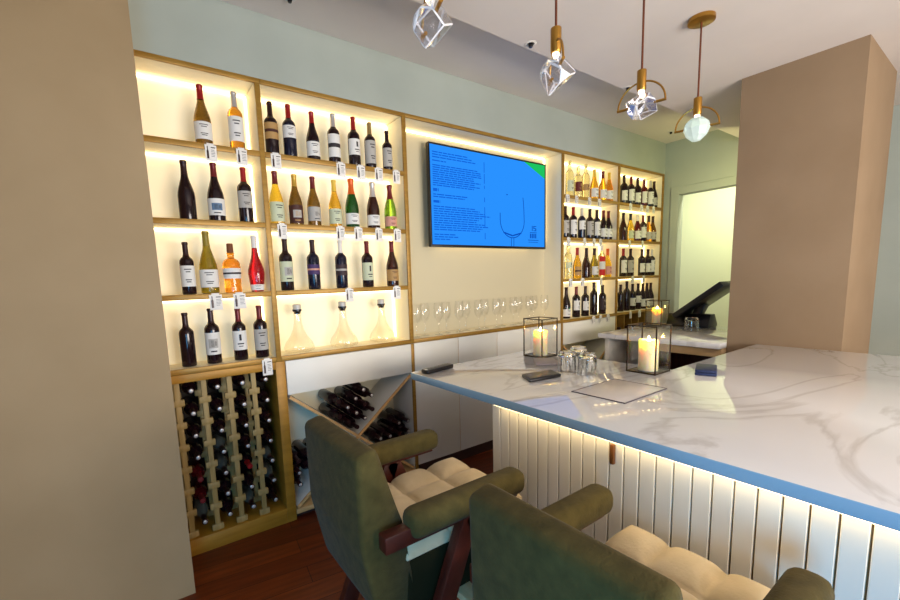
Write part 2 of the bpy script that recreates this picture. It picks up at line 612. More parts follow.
# white doors below the screen
t = thing('base_cabinet', 'long white cabinet with flush doors below the screen', 'cabinet', (2.43, 0, 0))
P('body', MB().box(1.614, 3.262, 0.022, 0.3, 0.085, Z0 - T - 0.002, WHITE), t)
for a, c in ((1.614, 2.016), (2.022, 2.43), (2.436, 2.845), (2.851, 3.262)):
    P('door', MB().box(a, c, 0.0, 0.02, 0.085, Z0 - T - 0.002, WHITE, 0.0015), t)
P('edge_strip', MB().box(2.0165, 2.0215, 0.004, 0.0215, 0.085, Z0 - T - 0.003, OAK), t)
P('edge_strip', MB().box(2.4305, 2.4355, 0.004, 0.0215, 0.085, Z0 - T - 0.003, OAK), t)
P('edge_strip', MB().box(2.8455, 2.8505, 0.004, 0.0215, 0.085, Z0 - T - 0.003, OAK), t)
P('plinth', MB().box(1.614, 3.262, 0.012, 0.3, 0.0, 0.084, DKBASE), t)
P('upright', MB().box(3.264, 3.288, -0.006, 0.3, 0.0, Z0 - T - 0.002, GOLD, 0.002), t)

# cubby unit under the corner bay
t = thing('bottle_cubby', 'low gold cubby with small bottle compartments in the corner by the doorway', 'cubby', (4.64, 0, 0))
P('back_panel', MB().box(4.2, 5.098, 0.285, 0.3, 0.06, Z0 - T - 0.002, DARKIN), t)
P('upright', MB().box(5.07, 5.098, -0.006, 0.284, 0.0, Z0 - T - 0.002, GOLD), t)
for k, z in enumerate((0.06, 0.32, 0.58, 0.80)):
    P('shelf', MB().box(4.2, 5.069, -0.004, 0.284, z - 0.012, z + 0.012, GOLD, 0.001), t)
for k in range(1, 6):
    x = 4.2 + k * 0.145
    P('divider', MB().box(x - 0.006, x + 0.006, 0.0, 0.284, 0.0725, Z0 - T - 0.003, GOLD) if False else MB().box(x - 0.006, x + 0.006, 0.0, 0.284, 0.8125, Z0 - T - 0.003, GOLD), t)

# ------------------------------------------------------------------ bottles
PROF = {
    'bordeaux': (0.300, 0.0375, [(0, 0.004), (0.030, 0.0), (0.036, 0.002), (0.0375, 0.006), (0.0375, 0.183), (0.036, 0.195), (0.030, 0.206), (0.020, 0.216), (0.0155, 0.225), (0.0138, 0.235), (0.0135, 0.284), (0.0152, 0.286), (0.0152, 0.297), (0.013, 0.300), (0, 0.300)], 0.222, (0.045, 0.165)),
    'burgundy': (0.300, 0.041, [(0, 0.004), (0.034, 0.0), (0.040, 0.003), (0.041, 0.008), (0.041, 0.120), (0.039, 0.140), (0.034, 0.162), (0.026, 0.188), (0.019, 0.212), (0.0152, 0.236), (0.0138, 0.262), (0.0138, 0.285), (0.0155, 0.287), (0.0155, 0.298), (0.0135, 0.300), (0, 0.300)], 0.228, (0.03, 0.115)),
    'sparkling': (0.310, 0.0435, [(0, 0.004), (0.037, 0.0), (0.043, 0.003), (0.0435, 0.009), (0.0435, 0.125), (0.041, 0.148), (0.034, 0.178), (0.025, 0.208), (0.0185, 0.235), (0.016, 0.262), (0.0165, 0.285), (0.019, 0.290), (0.019, 0.306), (0.015, 0.310), (0, 0.310)], 0.21, (0.022, 0.09)),
    'flare': (0.315, 0.045, [(0, 0.004), (0.030, 0.0), (0.034, 0.003), (0.036, 0.02), (0.042, 0.07), (0.045, 0.10), (0.043, 0.125), (0.034, 0.155), (0.024, 0.185), (0.018, 0.215), (0.0145, 0.25), (0.0142, 0.296), (0.016, 0.299), (0.016, 0.312), (0, 0.315)], 0.245, (0.008, 0.04)),
    'squat': (0.262, 0.046, [(0, 0.004), (0.038, 0.0), (0.043, 0.003), (0.044, 0.01), (0.043, 0.04), (0.044, 0.09), (0.046, 0.135), (0.044, 0.158), (0.034, 0.175), (0.019, 0.183), (0.0175, 0.186), (0.0175, 0.205), (0.0195, 0.207), (0.0195, 0.213), (0, 0.213)], 0.215, (0.075, 0.13)),
    'tall': (0.335, 0.037, [(0, 0.004), (0.031, 0.0), (0.036, 0.003), (0.037, 0.008), (0.037, 0.205), (0.035, 0.222), (0.027, 0.238), (0.018, 0.250), (0.0142, 0.262), (0.0138, 0.318), (0.0155, 0.32), (0.0155, 0.332), (0, 0.335)], 0.275, (0.05, 0.15)),
}
G = {
    'dark': mat('glass_dark', (30, 14, 18), 0.12, spec=0.5),
    'navy': mat('glass_navy', (18, 18, 38), 0.15),
    'brown': mat('glass_brown', (58, 26, 16), 0.1, trans=0.35),
    'amber': mat('glass_amber', (214, 150, 46), 0.04, trans=0.92),
    'olive': mat('glass_olive', (156, 140, 44), 0.04, trans=0.85),
    'amberdark': mat('glass_amber_dark', (128, 96, 34), 0.05, trans=0.8),
    'yellow': mat('glass_yellow', (250, 212, 62), 0.04, trans=0.9),
    'gold': mat('glass_gold', (236, 186, 56), 0.04, trans=0.9),
    'green': mat('glass_green', (26, 84, 30), 0.05, trans=0.8),
    'lime': mat('glass_lime', (120, 164, 46), 0.05, trans=0.85),
    'rose': mat('glass_rose', (168, 24, 36), 0.06, trans=0.7),
    'orange': mat('glass_orange', (250, 168, 52), 0.04, trans=0.9),
    'clear': mat('glass_clear_wine', (246, 240, 190), 0.03, trans=0.95),
    'red': mat('glass_red', (96, 16, 22), 0.08, trans=0.4),
    'grey': mat('glass_grey', (112, 118, 112), 0.2, trans=0.3),
}
CAPC = {
    'red': mat('foil_red', (150, 24, 26), 0.35, metal=0.2), 'dark': mat('foil_dark', (44, 18, 20), 0.35, metal=0.2),
    'darkred': mat('foil_dark_red', (104, 22, 26), 0.35, metal=0.2), 'silver': mat('foil_silver', (196, 192, 188), 0.35, metal=0.5),
    'tan': mat('foil_tan', (150, 122, 72), 0.4, metal=0.2), 'gold': mat('foil_gold', (196, 156, 62), 0.35, metal=0.4),
    'orange': mat('foil_orange', (214, 96, 30), 0.35, metal=0.2), 'yellow': mat('foil_yellow', (226, 186, 66), 0.4),
    'white': mat('foil_white', (222, 216, 208), 0.45), 'cork': mat('cork_brown', (112, 66, 36), 0.7), 'olive': mat('foil_olive', (140, 122, 40), 0.4),
    'dottop': mat('foil_dark_b', (44, 18, 20), 0.35, metal=0.2), 'black': mat('foil_black', (22, 18, 18), 0.35),
}
LABC = {
    'white': mat('label_white', (224, 222, 216), 0.65), 'grey': mat('label_grey', (176, 172, 164), 0.65), 'pale': mat('label_pale_green', (198, 204, 172), 0.65),
    'tan': mat('label_tan', (176, 138, 84), 0.65), 'brown': mat('label_brown', (70, 34, 26), 0.6), 'purple': mat('label_purple', (66, 44, 92), 0.6),
    'dark': mat('label_dark', (52, 36, 40), 0.6), 'pink': mat('label_pink', (206, 150, 132), 0.65), 'red': mat('label_red', (196, 26, 26), 0.6), 'darkred': mat('label_dark_red', (96, 26, 22), 0.6),
    'blue': mat('label_blue', (92, 120, 148), 0.6), 'ink': INK,
}
BM = {}


def bottle_meshes(shape, glass, cap, lab, style, lz):
    key = (shape, glass, cap, lab, style, lz)
    if key in BM:
        return BM[key]
    H, R, prof, capz, lr = PROF[shape]
    if lz:
        lr = lz
    body = MB().lathe(prof, G[glass], seg=20).mesh('wine_bottle', True, 50)
    cpz = [(r_ + 0.0008, z) for r_, z in prof if z >= capz and r_ > 0]
    # interpolate the start radius of the capsule
    rs = None
    for (ra, za), (rb, zb) in zip(prof, prof[1:]):
        if za <= capz <= zb and zb > za:
            rs = ra + (rb - ra) * (capz - za) / (zb - za)
    cp = None
    if cap:
        if shape == 'squat':
            cp = MB().lathe([(0.0, 0.212), (0.017, 0.2135), (0.0175, 0.22), (0.0165, 0.258), (0.015, 0.262), (0, 0.262)], CAPC[cap], seg=16).mesh('stopper')
        else:
            cp = MB().lathe([(rs + 0.0008, capz)] + cpz + [(0, H + 0.0008)], CAPC[cap], seg=16)
            if cap == 'dottop':
                cp.lathe([(0.011, H + 0.0012), (0.008, H + 0.003), (0, H + 0.0034)], CAPC['silver'], seg=12)
            cp = cp.mesh('capsule')
    lb = None
    if lab:
        m = MB()
        ra = R + 0.0009

        def rad(z):
            for (ra_, za), (rb_, zb) in zip(prof, prof[1:]):
                if za <= z <= zb and zb > za:
                    return ra_ + (rb_ - ra_) * (z - za) / (zb - za) + 0.0009
            return ra
        half = math.radians(88)
        zs = [lr[0] + (lr[1] - lr[0]) * k / 8 for k in range(9)]
        m.lathe([(rad(z), z) for z in zs], LABC[lab], seg=16, a0=-PI / 2 - half, a1=-PI / 2 + half)
        ink = {'white': 'ink', 'grey': 'ink', 'pale': 'ink', 'tan': 'brown', 'brown': 'tan', 'purple': 'pink', 'dark': 'grey', 'pink': 'darkred', 'red': 'white', 'darkred': 'tan', 'blue': 'white'}[lab]

        def patch(a, c, z0_, z1_, mm):
            m.lathe([(rad(z0_) + 0.0005, z0_), (rad(z1_) + 0.0005, z1_)], mm, seg=max(2, int(abs(c - a) / 0.12)), a0=-PI / 2 + a, a1=-PI / 2 + c)
        h = lr[1] - lr[0]
        if style == 'text':
            for k, w in ((0.8, 0.5), (0.68, 0.32), (0.3, 0.42), (0.2, 0.3)):
                patch(-w, w, lr[0] + h * k, lr[0] + h * (k + 0.045), LABC[ink])
        elif style == 'picture':
            patch(-0.62, 0.62, lr[0] + h * 0.3, lr[0] + h * 0.72, LABC['blue' if lab == 'white' and shape == 'burgundy' else 'grey'])
            patch(-0.3, 0.1, lr[0] + h * 0.36, lr[0] + h * 0.66, LABC[ink])
            patch(0.2, 0.42, lr[0] + h * 0.4, lr[0] + h * 0.6, LABC[ink])
            patch(-0.4, 0.4, lr[0] + h * 0.12, lr[0] + h * 0.18, LABC[ink])
        elif style == 'crest':
            patch(-0.16, 0.16, lr[0] + h * 0.5, lr[0] + h * 0.82, LABC[ink])
            patch(-0.45, 0.45, lr[0] + h * 0.3, lr[0] + h * 0.36, LABC[ink])
            patch(-0.3, 0.3, lr[0] + h * 0.18, lr[0] + h * 0.22, LABC[ink])
        elif style == 'band':
            patch(-1.5, 1.5, lr[0] + h * 0.42, lr[0] + h * 0.6, LABC[ink])
        elif style == 'double':
            patch(-1.5, 1.5, lr[0] + h * 0.32, lr[0] + h * 0.72, LABC['white'])
        lb = m.mesh('label')
    BM[key] = (body, cp, lb, H)
    return BM[key]


def bottle(spec, label, loc, rot=None, scale=1.0, group=None, name='wine_bottle', flip=False):
    shape, glass, cap, lab, style = spec[:5]
    lz = spec[5] if len(spec) > 5 else None
    body, cp, lb, H = bottle_meshes(shape, glass, cap, lab, style, lz)
    o = link(name, body, None, loc)
    tag(o, label, 'bottle', group)
    o.scale = (scale, scale, scale)
    if rot:
        o.rotation_euler = rot
    if cp:
        link('stopper' if shape == 'squat' else 'capsule', cp, o)
    if lb:
        link('label', lb, o)
    return o


def put(rows):
    for (px, py, k, h, spec, look, where, grp) in rows:
        y = 0.07
        p = at_y(px, py, y)
        i_ = max(q for q in range(5) if D[q] < p.x)
        x = min(max(p.x, D[i_] + T + 0.05), D[i_ + 1] - T - 0.05)
        z = Z0 + SP * k + T + 0.0006
        H = PROF[spec[0]][0]
        s = h if h else 1.0
        bottle(spec, look + where, (x, y, z), rot=(0, 0, random.uniform(-0.12, 0.12)), scale=s, group=grp)


B = 'bordeaux'
U = 'burgundy'
hi = (0.08, 0.17)
big = (0.04, 0.175)
# --- bay above the rack
put([
    (205, 148, 3, 1.02, (U, 'amberdark', 'red', 'white', 'text'), 'amber brown bottle with red foil and low white label', ', top shelf above the rack', 'bottles on the shelf above the rack'),
    (238, 150, 3, 1.02, (B, 'amber', 'silver', 'white', 'text', (0.045, 0.17)), 'orange amber bottle with silver foil and tall white label', ', top shelf above the rack', 'bottles on the shelf above the rack'),
    (189, 221, 2, 1.0, (U, 'dark', 'dark', None, ''), 'plain dark bottle at the wall end', ', second shelf above the rack', 'bottles on the shelf above the rack'),
    (218, 221, 2, 1.02, (U, 'dark', 'darkred', 'white', 'picture'), 'dark bottle with blue picture label', ', second shelf above the rack', 'bottles on the shelf above the rack'),
    (247, 222, 2, 1.0, (B, 'dark', 'red', 'grey', 'text', hi), 'dark bottle with bright red foil and grey label', ', second shelf above the rack', 'bottles on the shelf above the rack'),
    (190, 295, 1, 0.9, (B, 'dark', 'dark', 'white', 'text'), 'dark bottle at the wall end beside the olive green bottle', ', third shelf above the rack', 'bottles on the shelf above the rack'),
    (211, 294, 1, 1.1, (U, 'olive', 'olive', 'white', 'text'), 'large olive green bottle with white label', ', third shelf above the rack', 'bottles on the shelf above the rack'),
    (234, 294, 1, 1.02, ('squat', 'orange', 'cork', 'white', 'band'), 'squat orange bottle with brown stopper', ', third shelf above the rack', 'bottles on the shelf above the rack'),
    (258, 292, 1, 1.0, ('flare', 'rose', 'white', 'white', 'text'), 'flared red bottle with white foil', ', third shelf above the rack', 'bottles on the shelf above the rack'),
    (190, 367, 0, 0.95, (B, 'dark', 'dark', None, ''), 'plain dark bottle at the wall end', ', lowest shelf above the rack', 'bottles on the shelf above the rack'),
    (215.5, 366.5, 0, 1.0, (B, 'dark', 'dark', 'white', 'picture', (0.05, 0.17)), 'dark bottle with drawing on its white label', ', lowest shelf above the rack', 'bottles on the shelf above the rack'),
    (242, 362, 0, 0.98, (B, 'dark', 'darkred', 'white', 'crest', (0.06, 0.17)), 'dark bottle with red foil and white crest label', ', lowest shelf above the rack', 'bottles on the shelf above the rack'),
    (263, 360, 0, 1.0, (B, 'dark', 'darkred', 'grey', 'text', (0.045, 0.165)), 'dark bottle with plain grey label', ', lowest shelf above the rack', 'bottles on the shelf above the rack'),
])
# --- wide bay
gB = 'bottles on the wide shelf before the screen'
w3, w2, w1 = ', top shelf before the screen', ', second shelf before the screen', ', third shelf before the screen'
put([
    (273, 154, 3, 0.98, (B, 'dark', 'dark', 'tan', 'band', (0.09, 0.18)), 'dark bottle with tan label nearest the rack', w3, gB),
    (291, 156.5, 3, 1.0, (B, 'navy', 'red', 'white', 'text', (0.11, 0.178)), 'navy bottle with red foil and high white label', w3, gB),
    (314, 159.5, 3, 0.96, (U, 'dark', 'red', 'white', 'text'), 'sloping dark bottle with red foil and low white label', w3, gB),
    (335, 162, 3, 1.0, (B, 'dark', 'silver', 'white', 'band', big), 'dark bottle with silver foil', w3, gB),
    (355, 164.5, 3, 1.02, (B, 'dark', 'red', 'white', 'crest', (0.07, 0.165)), 'dark red topped bottle with white crest label', w3, gB),
    (371, 167.3, 3, 0.98, (B, 'dark', 'tan', 'grey', 'text', (0.035, 0.18)), 'dark bottle with tan foil and long grey label', w3, gB),
    (388, 170, 3, 0.88, (B, 'dark', 'dark', 'grey', 'text', (0.035, 0.17)), 'small dark bottle nearest the screen', w3, gB),
    (278, 223.5, 2, 1.0, (U, 'yellow', 'darkred', 'pale', 'text', (0.015, 0.125)), 'bright yellow bottle with dark red foil', w2, gB),
    (297, 224.6, 2, 0.98, (U, 'amberdark', 'gold', 'brown', 'picture', (0.012, 0.118)), 'amber bottle with gold foil and dark brown label', w2, gB),
    (315, 225.6, 2, 0.98, (U, 'amberdark', 'darkred', 'grey', 'picture'), 'amber bottle with black and white picture label', w2, gB),
    (336, 226, 2, 0.96, (U, 'gold', 'yellow', 'pale', 'text', (0.02, 0.115)), 'golden bottle with yellow foil and pale label', w2, gB),
    (353, 227, 2, 1.0, ('sparkling', 'green', 'orange', 'white', 'text'), 'green sparkling wine bottle with orange foil', w2, gB),
    (374, 228, 2, 0.98, ('sparkling', 'brown', 'silver', 'white', 'text'), 'dark red sparkling wine bottle with silver foil', w2, gB),
    (391, 228.5, 2, 0.96, ('sparkling', 'lime', 'darkred', 'pink', 'text'), 'lime green sparkling wine bottle with pink label', w2, gB),
    (288, 291, 1, 1.02, (B, 'dark', 'dark', 'pale', 'picture', (0.05, 0.165)), 'dark bottle with large pale label nearest the rack', w1, gB),
    (315, 290, 1, 1.0, (B, 'navy', 'dark', 'purple', 'band', (0.09, 0.15)), 'navy bottle with purple label', w1, gB),
    (342.5, 289, 1, 1.0, (B, 'navy', 'white', 'dark', 'band', (0.08, 0.15)), 'dark navy bottle with black label and pale foil', w1, gB),
    (368.5, 287, 1, 1.0, (B, 'dark', 'darkred', 'pale', 'crest', (0.045, 0.16)), 'dark bottle with pale green label', w1, gB),
    (393, 286, 1, 1.02, (U, 'brown', 'darkred', 'tan', 'text', (0.035, 0.11)), 'brown bottle with slanted tan label', w1, gB),
])
# --- bay past the screen
gD = 'bottles on the shelf past the screen'
rowname = {3: 'top shelf', 2: 'second shelf', 1: 'third shelf', 0: 'lowest shelf'}


def row(k, where, grp, xs, ys, specs, looks, sc=1.0):
    rows = []
    for j, (px, sp, lk) in enumerate(zip(xs, specs, looks)):
        py = ys[0] + (ys[1] - ys[0]) * (px - xs[0]) / max(1e-6, xs[-1] - xs[0])
        rows.append((px, py, k, sc, sp, lk + ', ' + ORD[j] + ' along the ' + rowname[k], where, grp))
    put(rows)


row(3, ' past the screen', gD, [569.5, 578, 585.5, 594, 602.5, 609.5], (192.4, 200),
    [('tall', 'clear', None, 'pale', 'text'), (B, 'clear', None, 'darkred', 'crest', (0.06, 0.15)), ('tall', 'clear', None, 'tan', 'crest', (0.08, 0.14)), (U, 'gold', 'yellow', 'white', 'text'), (U, 'gold', 'darkred', 'white', 'text'), (U, 'amber', 'yellow', 'white', 'text')],
    ['tall clear bottle', 'clear bottle with dark red label', 'clear bottle with small tan label', 'golden bottle with white label', 'golden bottle with red foil', 'amber bottle'], 0.98)
row(2, ' past the screen', gD, [565, 573, 581.5, 589.5, 596.5, 603, 609.5], (237.5, 238.8),
    [(B, 'dark', 'dark', 'grey', 'text'), (B, 'dark', 'red', 'white', 'text', big), (B, 'navy', 'silver', 'white', 'crest', (0.09, 0.175)), (B, 'dark', 'dark', 'grey', 'text', big), (B, 'navy', 'dark', 'white', 'crest', big), (U, 'dark', 'darkred', 'white', 'text'), (U, 'dark', 'darkred', 'white', 'text')],
    ['dark bottle with grey label', 'dark bottle with red foil', 'navy bottle with high label', 'dark bottle with tall grey label', 'navy bottle with tall white label', 'sloping dark bottle', 'sloping dark bottle'], 0.98)
row(1, ' past the screen', gD, [568, 577, 586, 594, 601.2, 609.8], (278.5, 277.5),
    [('tall', 'clear', None, 'pale', 'crest', (0.1, 0.16)), (U, 'gold', 'red', 'tan', 'band'), (U, 'brown', 'dark', None, ''), (U, 'olive', 'dark', 'white', 'text'), ('tall', 'clear', 'white', 'red', 'double', (0.02, 0.22)), (U, 'yellow', 'orange', 'pink', 'text')],
    ['clear yellowish bottle', 'golden bottle with red foil', 'plain brown bottle', 'olive bottle with white label', 'clear bottle with red label', 'pale yellow bottle'], 0.98)
row(0, ' past the screen', gD, [566, 576, 585, 593.5, 602, 610], (317, 313),
    [(U, 'dark', 'dark', 'white', 'text', (0.02, 0.09)), (B, 'dark', 'darkred', 'white', 'crest', (0.07, 0.165)), (B, 'dark', 'dark', 'white', 'text', (0.06, 0.15)), ('tall', 'dark', 'dark', None, ''), (B, 'dark', 'dark', 'dark', 'text'), (U, 'dark', 'dark', 'white', 'text')],
    ['sloping dark bottle with low label', 'dark bottle with crest label', 'dark bottle with white label', 'tall plain dark bottle', 'dark bottle with dark label', 'sloping dark bottle'], 1.0)
# --- corner bay
gE = 'bottles on the corner shelf by the doorway'
dw = (B, 'dark', 'dark', 'white', 'text', (0.04, 0.14))
row(3, ' by the doorway', gE, [623.5, 630.5, 637, 643.5, 649.8, 655.3], (204.5, 206.5),
    [dw, (B, 'dark', 'darkred', 'white', 'text'), dw, (B, 'red', 'darkred', 'white', 'crest'), (B, 'dark', 'silver', 'white', 'text', big), (U, 'dark', 'dark', 'grey', 'text')],
    ['dark bottle with white label', 'dark bottle with red foil', 'dark bottle with white label', 'dark red bottle with crest label', 'dark bottle with silver foil', 'sloping dark bottle'], 1.0)
row(2, ' by the doorway', gE, [622.8, 630, 637, 642.6, 648, 653.5], (239.6, 240),
    [(U, 'brown', 'dark', None, ''), (U, 'yellow', 'black', 'pale', 'text'), (U, 'red', 'white', 'white', 'text'), (B, 'dark', 'darkred', 'white', 'text'), (U, 'amber', 'dark', 'grey', 'text'), (U, 'amberdark', 'dark', 'grey', 'text')],
    ['plain brown bottle', 'yellow bottle with black foil', 'red bottle with white foil', 'dark bottle with white label', 'amber bottle', 'dark amber bottle'], 0.98)
row(1, ' by the doorway', gE, [622.8, 630, 641.3, 647.3, 653.2], (275.6, 275.2),
    [(B, 'dark', 'red', 'white', 'text', big), (B, 'dark', 'dark', 'grey', 'text', big), dw, dw, (B, 'dark', 'silver', 'white', 'text', big)],
    ['dark bottle with red foil', 'dark bottle with grey label', 'dark bottle after the gap', 'dark bottle with white label', 'dark bottle with silver foil'], 1.0)
row(0, ' by the doorway', gE, [620, 626.2, 632, 637.5, 642.2, 646.4, 654.6], (311.4, 303.5),
    [(B, 'dark', 'dark', None, ''), ('tall', 'dark', 'dark', None, ''), (B, 'dark', 'dark', 'white', 'crest', (0.05, 0.14)), (B, 'dark', 'dark', 'white', 'text', (0.08, 0.16)), (U, 'dark', 'dark', 'white', 'crest', (0.03, 0.115)), (U, 'dark', 'dark', 'white', 'text', (0.03, 0.115)), (U, 'dark', 'dark', 'grey', 'text')],
    ['plain dark bottle', 'tall plain dark bottle', 'dark bottle with crest label', 'dark bottle with high label', 'sloping dark bottle with crest', 'sloping dark bottle', 'sloping dark bottle with grey label'], 0.98)

# --- bottles lying in the rack, necks to the front
RX = (PI / 2, 0, 0)
CX = [0.585, 0.46, 0.334, 0.208, 0.083]
colword = ['first', 'second', 'third', 'fourth', 'fifth']
plain_dark = (B, 'dark', 'dark', None, '')
for c, x in enumerate(CX):
    for k, z in enumerate(ROWZ):
        sp, lk = (B, 'dark', 'dottop', None, ''), 'dark bottle'
        if c == 3 and k in (4, 5):
            sp, lk = (B, 'red', 'darkred', None, ''), 'dark red bottle'
        if (c, k) in ((0, 4), (0, 5), (2, 4), (1, 6), (3, 6), (2, 3)):
            sp, lk = (U, 'grey', 'dottop', None, ''), 'grey bottle'
        if (c, k) == (1, 4):
            sp, lk = (B, 'dark', 'red', None, ''), 'red foiled bottle'
        H = PROF[sp[0]][0]
        # neck points to -Y: the bottle axis is rotated onto -Y
        zz = z - 0.018 + 0.0 + PROF[sp[0]][1] + 0.004
        bottle(sp, '%s lying in the rack, %s row down, %s column from the gold upright' % (lk, ORD[k], colword[c]), (x, 0.28, z + 0.062), rot=RX, scale=0.95, group='bottles lying in the rack')

# --- bottles lying in the lattice bins
PX = (B, 'dark', 'dark', None, '')
xa, xi, zl, zt_ = lat[1:]
xc, zc = (xa + xi) / 2, (zl + zt_) / 2
hw, hh = (xi - xa) / 2 - 0.012, (zt_ - zl) / 2 - 0.012
ux, uz = Vector((hw, hh)).normalized()
rB = 0.0385
sin2 = 2 * ux * uz                      # angle between the boards
apex = rB / math.cos(math.atan2(uz, ux)) + 0.014


def lying(x, z, label, grp, yy=0.0):
    sp = random.choice([PX, (B, 'dark', 'dottop', None, ''), (B, 'dark', 'dottop', None, '')])
    return bottle(sp, label, (x, 0.282 + yy, z), rot=RX, scale=0.94, group=grp)


dd = 0.077
for j in range(4):
    for i in range(4):
        if (i, j) in ((3, 3), (0, 3), (2, 3), (3, 0)):
            continue
        x = xc + (i - j) * dd * ux
        z = zc + apex + (i + j) * dd * uz
        lying(x, z, 'dark bottle in upper V bin, %s row up, %s towards the screen' % (ORD[i + j], ORD[sum(1 for a in range(4) if 0 <= i + j - a < 4 and a < i and (a, i + j - a) not in ((3, 3), (0, 3), (2, 3), (3, 0)))]), 'bottles in the upper bin of the cross cabinet')
# right bin: rows against the vertical side, above the falling board
for r_ in range(5):
    z = zl + 0.075 + r_ * 0.076
    zrel = z - zl
    n = max(0, int((zrel / hh * hw - 0.03) / 0.078))
    if r_ == 4:
        n = 2
    for c in range(n):
        x = xi - 0.006 - 0.036 - c * 0.076
        lying(x, z, 'dark bottle in the side bin nearest the screen, %s row up, %s from its upright' % (ORD[r_], ORD[c]), 'bottles in the side bin nearest the screen')
for r_ in range(4):
    z = zl + 0.075 + r_ * 0.076
    zrel = z - zl
    n = max(0, int((zrel / hh * hw - 0.03) / 0.078))
    for c in range(n):
        x = xa + 0.036 + c * 0.076
        lying(x, z, 'dark bottle in the side bin beside the rack, %s row up, %s from the rack' % (ORD[r_], ORD[c]), 'bottles in the side bin beside the rack')
# cubby bottles
for k in range(6):
    lying(4.2 + 0.0725 + k * 0.145, 0.85, 'dark bottle lying in the corner cubby, %s compartment from the screen' % ORD[k], 'bottles in the corner cubby')
for k in range(5):
    lying(4.25 + k * 0.09, 0.62 + 0.014, 'dark bottle on the middle cubby board, %s from the screen' % ORD[k], 'bottles in the corner cubby')

# ------------------------------------------------------------------ decanters
for j, px in enumerate((299.5, 344.5, 383)):
    p = at_y(px, 345, 0.09)
    t = thing('decanter', 'clear glass decanter with dark cap, %s along the board before the screen' % ['first', 'middle', 'last'][j], 'decanter', (p.x, 0.09, Z0 + T + 0.0006), group='decanters on the lowest board')
    m = MB().lathe([(0, 0.004), (0.06, 0.0), (0.088, 0.01), (0.092, 0.03), (0.08, 0.06), (0.05, 0.10), (0.032, 0.14), (0.024, 0.18), (0.0225, 0.22), (0.026, 0.25)], DECG, seg=28)
    m.build('glass_body', t)
    c = MB()
    c.lathe([(0, 0.232), (0.018, 0.234), (0.02, 0.245), (0.027, 0.252), (0.027, 0.262), (0, 0.262)], BLACKP, seg=18)
    cap = c.build('stopper', t)
    c = MB().lathe([(0, 0.262), (0.025, 0.2625), (0.025, 0.29), (0.02, 0.293), (0, 0.293)], GREYL, seg=18)
    c.build('stopper_top', cap)

# ------------------------------------------------------------------ stem glasses below the screen
for j in range(15):
    y = 0.105 if j % 2 else 0.065
    p = Vector((1.685 + 1.42 * j / 14, y, 0))
    if j == 0:
        t = thing('wine_glass', '', 'wine glass', (p.x, y, Z0 + T + 0.0006))
        t.scale = (1.0, 1.0, 1.12)
        b_ = MB().lathe([(0.004, 0.085), (0.012, 0.09), (0.03, 0.11), (0.038, 0.14), (0.037, 0.175), (0.031, 0.215)], CLEAR, seg=20).build('bowl', t)
        MB().lathe([(0.0045, 0.006), (0.0035, 0.02), (0.0035, 0.075), (0.005, 0.088)], CLEAR, seg=10).build('stem', t)
        MB().lathe([(0, 0.006), (0.006, 0.006), (0.034, 0.001), (0.034, 0.0), (0, 0.0)], CLEAR, seg=20).build('foot', t)
        first = t
    else:
        t = first.copy()
        col.objects.link(t)
        t.location = (p.x, y, Z0 + T + 0.0006)
        for ch in first.children:
            c = ch.copy()
            c.parent = t
            col.objects.link(c)
    tag(t, 'clear stem glass below the screen, %s of the row counted from the wine shelf' % (ORD + ['fifteenth'])[j], 'wine glass', 'stem glasses below the screen')

# ------------------------------------------------------------------ price tags


def price_tag(px, py, k, label, w=0.055, h=0.085, hidden_top=0.0):
    p = at_y(px, py, -0.012)
    z = Z0 + SP * k + 0.012
    t = thing('price_tag', label, 'price tag', (p.x, -0.0065, z), 0, 'paper price tags clipped on the shelf edges')
    m = MB()
    m.box(-w / 2, w / 2, -0.0035, -0.0015, -h, -0.004, PAPER, 0.0004)
    m.box(w * 0.02, w * 0.40, -0.0041, -0.0034, -h * 0.22, -h * 0.17, INK)
    for q in range(5):
        m.box(w * 0.02, w * (0.28 + 0.14 * random.random()), -0.0041, -0.0034, -h * (0.36 + 0.09 * q), -h * (0.33 + 0.09 * q), GREYP)
    c = m.build('card', t)
    m = MB()
    m.lathe([(0, -h * 0.86), (w * 0.09, -h * 0.86), (w * 0.09, -h * 0.42), (w * 0.04, -h * 0.34), (w * 0.04, -h * 0.14), (0, -h * 0.14)], CAPC['dark'], c=(0, 0, 0), seg=8)
    me = m.mesh('bottle_picture')
    me.transform(Matrix.Diagonal((1, 0.12, 1, 1)))
    me.transform(Matrix.Translation((-w * 0.28, -0.0042, 0)))
    link('bottle_picture', me, c)
    MB().box(-w * 0.3, w * 0.3, -0.0015, 0.0005, -0.02, 0.004, WHITEM, 0.0004).build('clip', t)
    t.rotation_euler = (0, 0, random.uniform(-0.12, 0.12))


for (px, py, lb) in ((210.5, 147, 'price tag under the amber brown bottle, top shelf above the rack'), (241.5, 151, 'price tag under the orange amber bottle, top shelf above the rack')):
    price_tag(px, py, 3, lb)
for (px, py, lb) in ((276, 156, 'price tag under the tan labelled bottle, top shelf before the screen'), (341, 164, 'price tag under the silver topped bottle, top shelf before the screen'), (361, 166, 'price tag under the white crest bottle, top shelf before the screen'), (379, 170, 'price tag under the long grey label bottle, top shelf before the screen'), (396.5, 172, 'price tag at the screen end of the top shelf')):
    price_tag(px, py, 3, lb)
for (px, py, lb) in ((282, 225, 'price tag under the bright yellow bottle'), (340.5, 228, 'price tag under the golden bottle with yellow foil'), (358.5, 229, 'price tag under the green sparkling wine bottle'), (379, 229, 'price tag under the dark red sparkling wine bottle'), (397.5, 230, 'price tag under the lime green sparkling wine bottle')):
    price_tag(px, py, 2, lb)
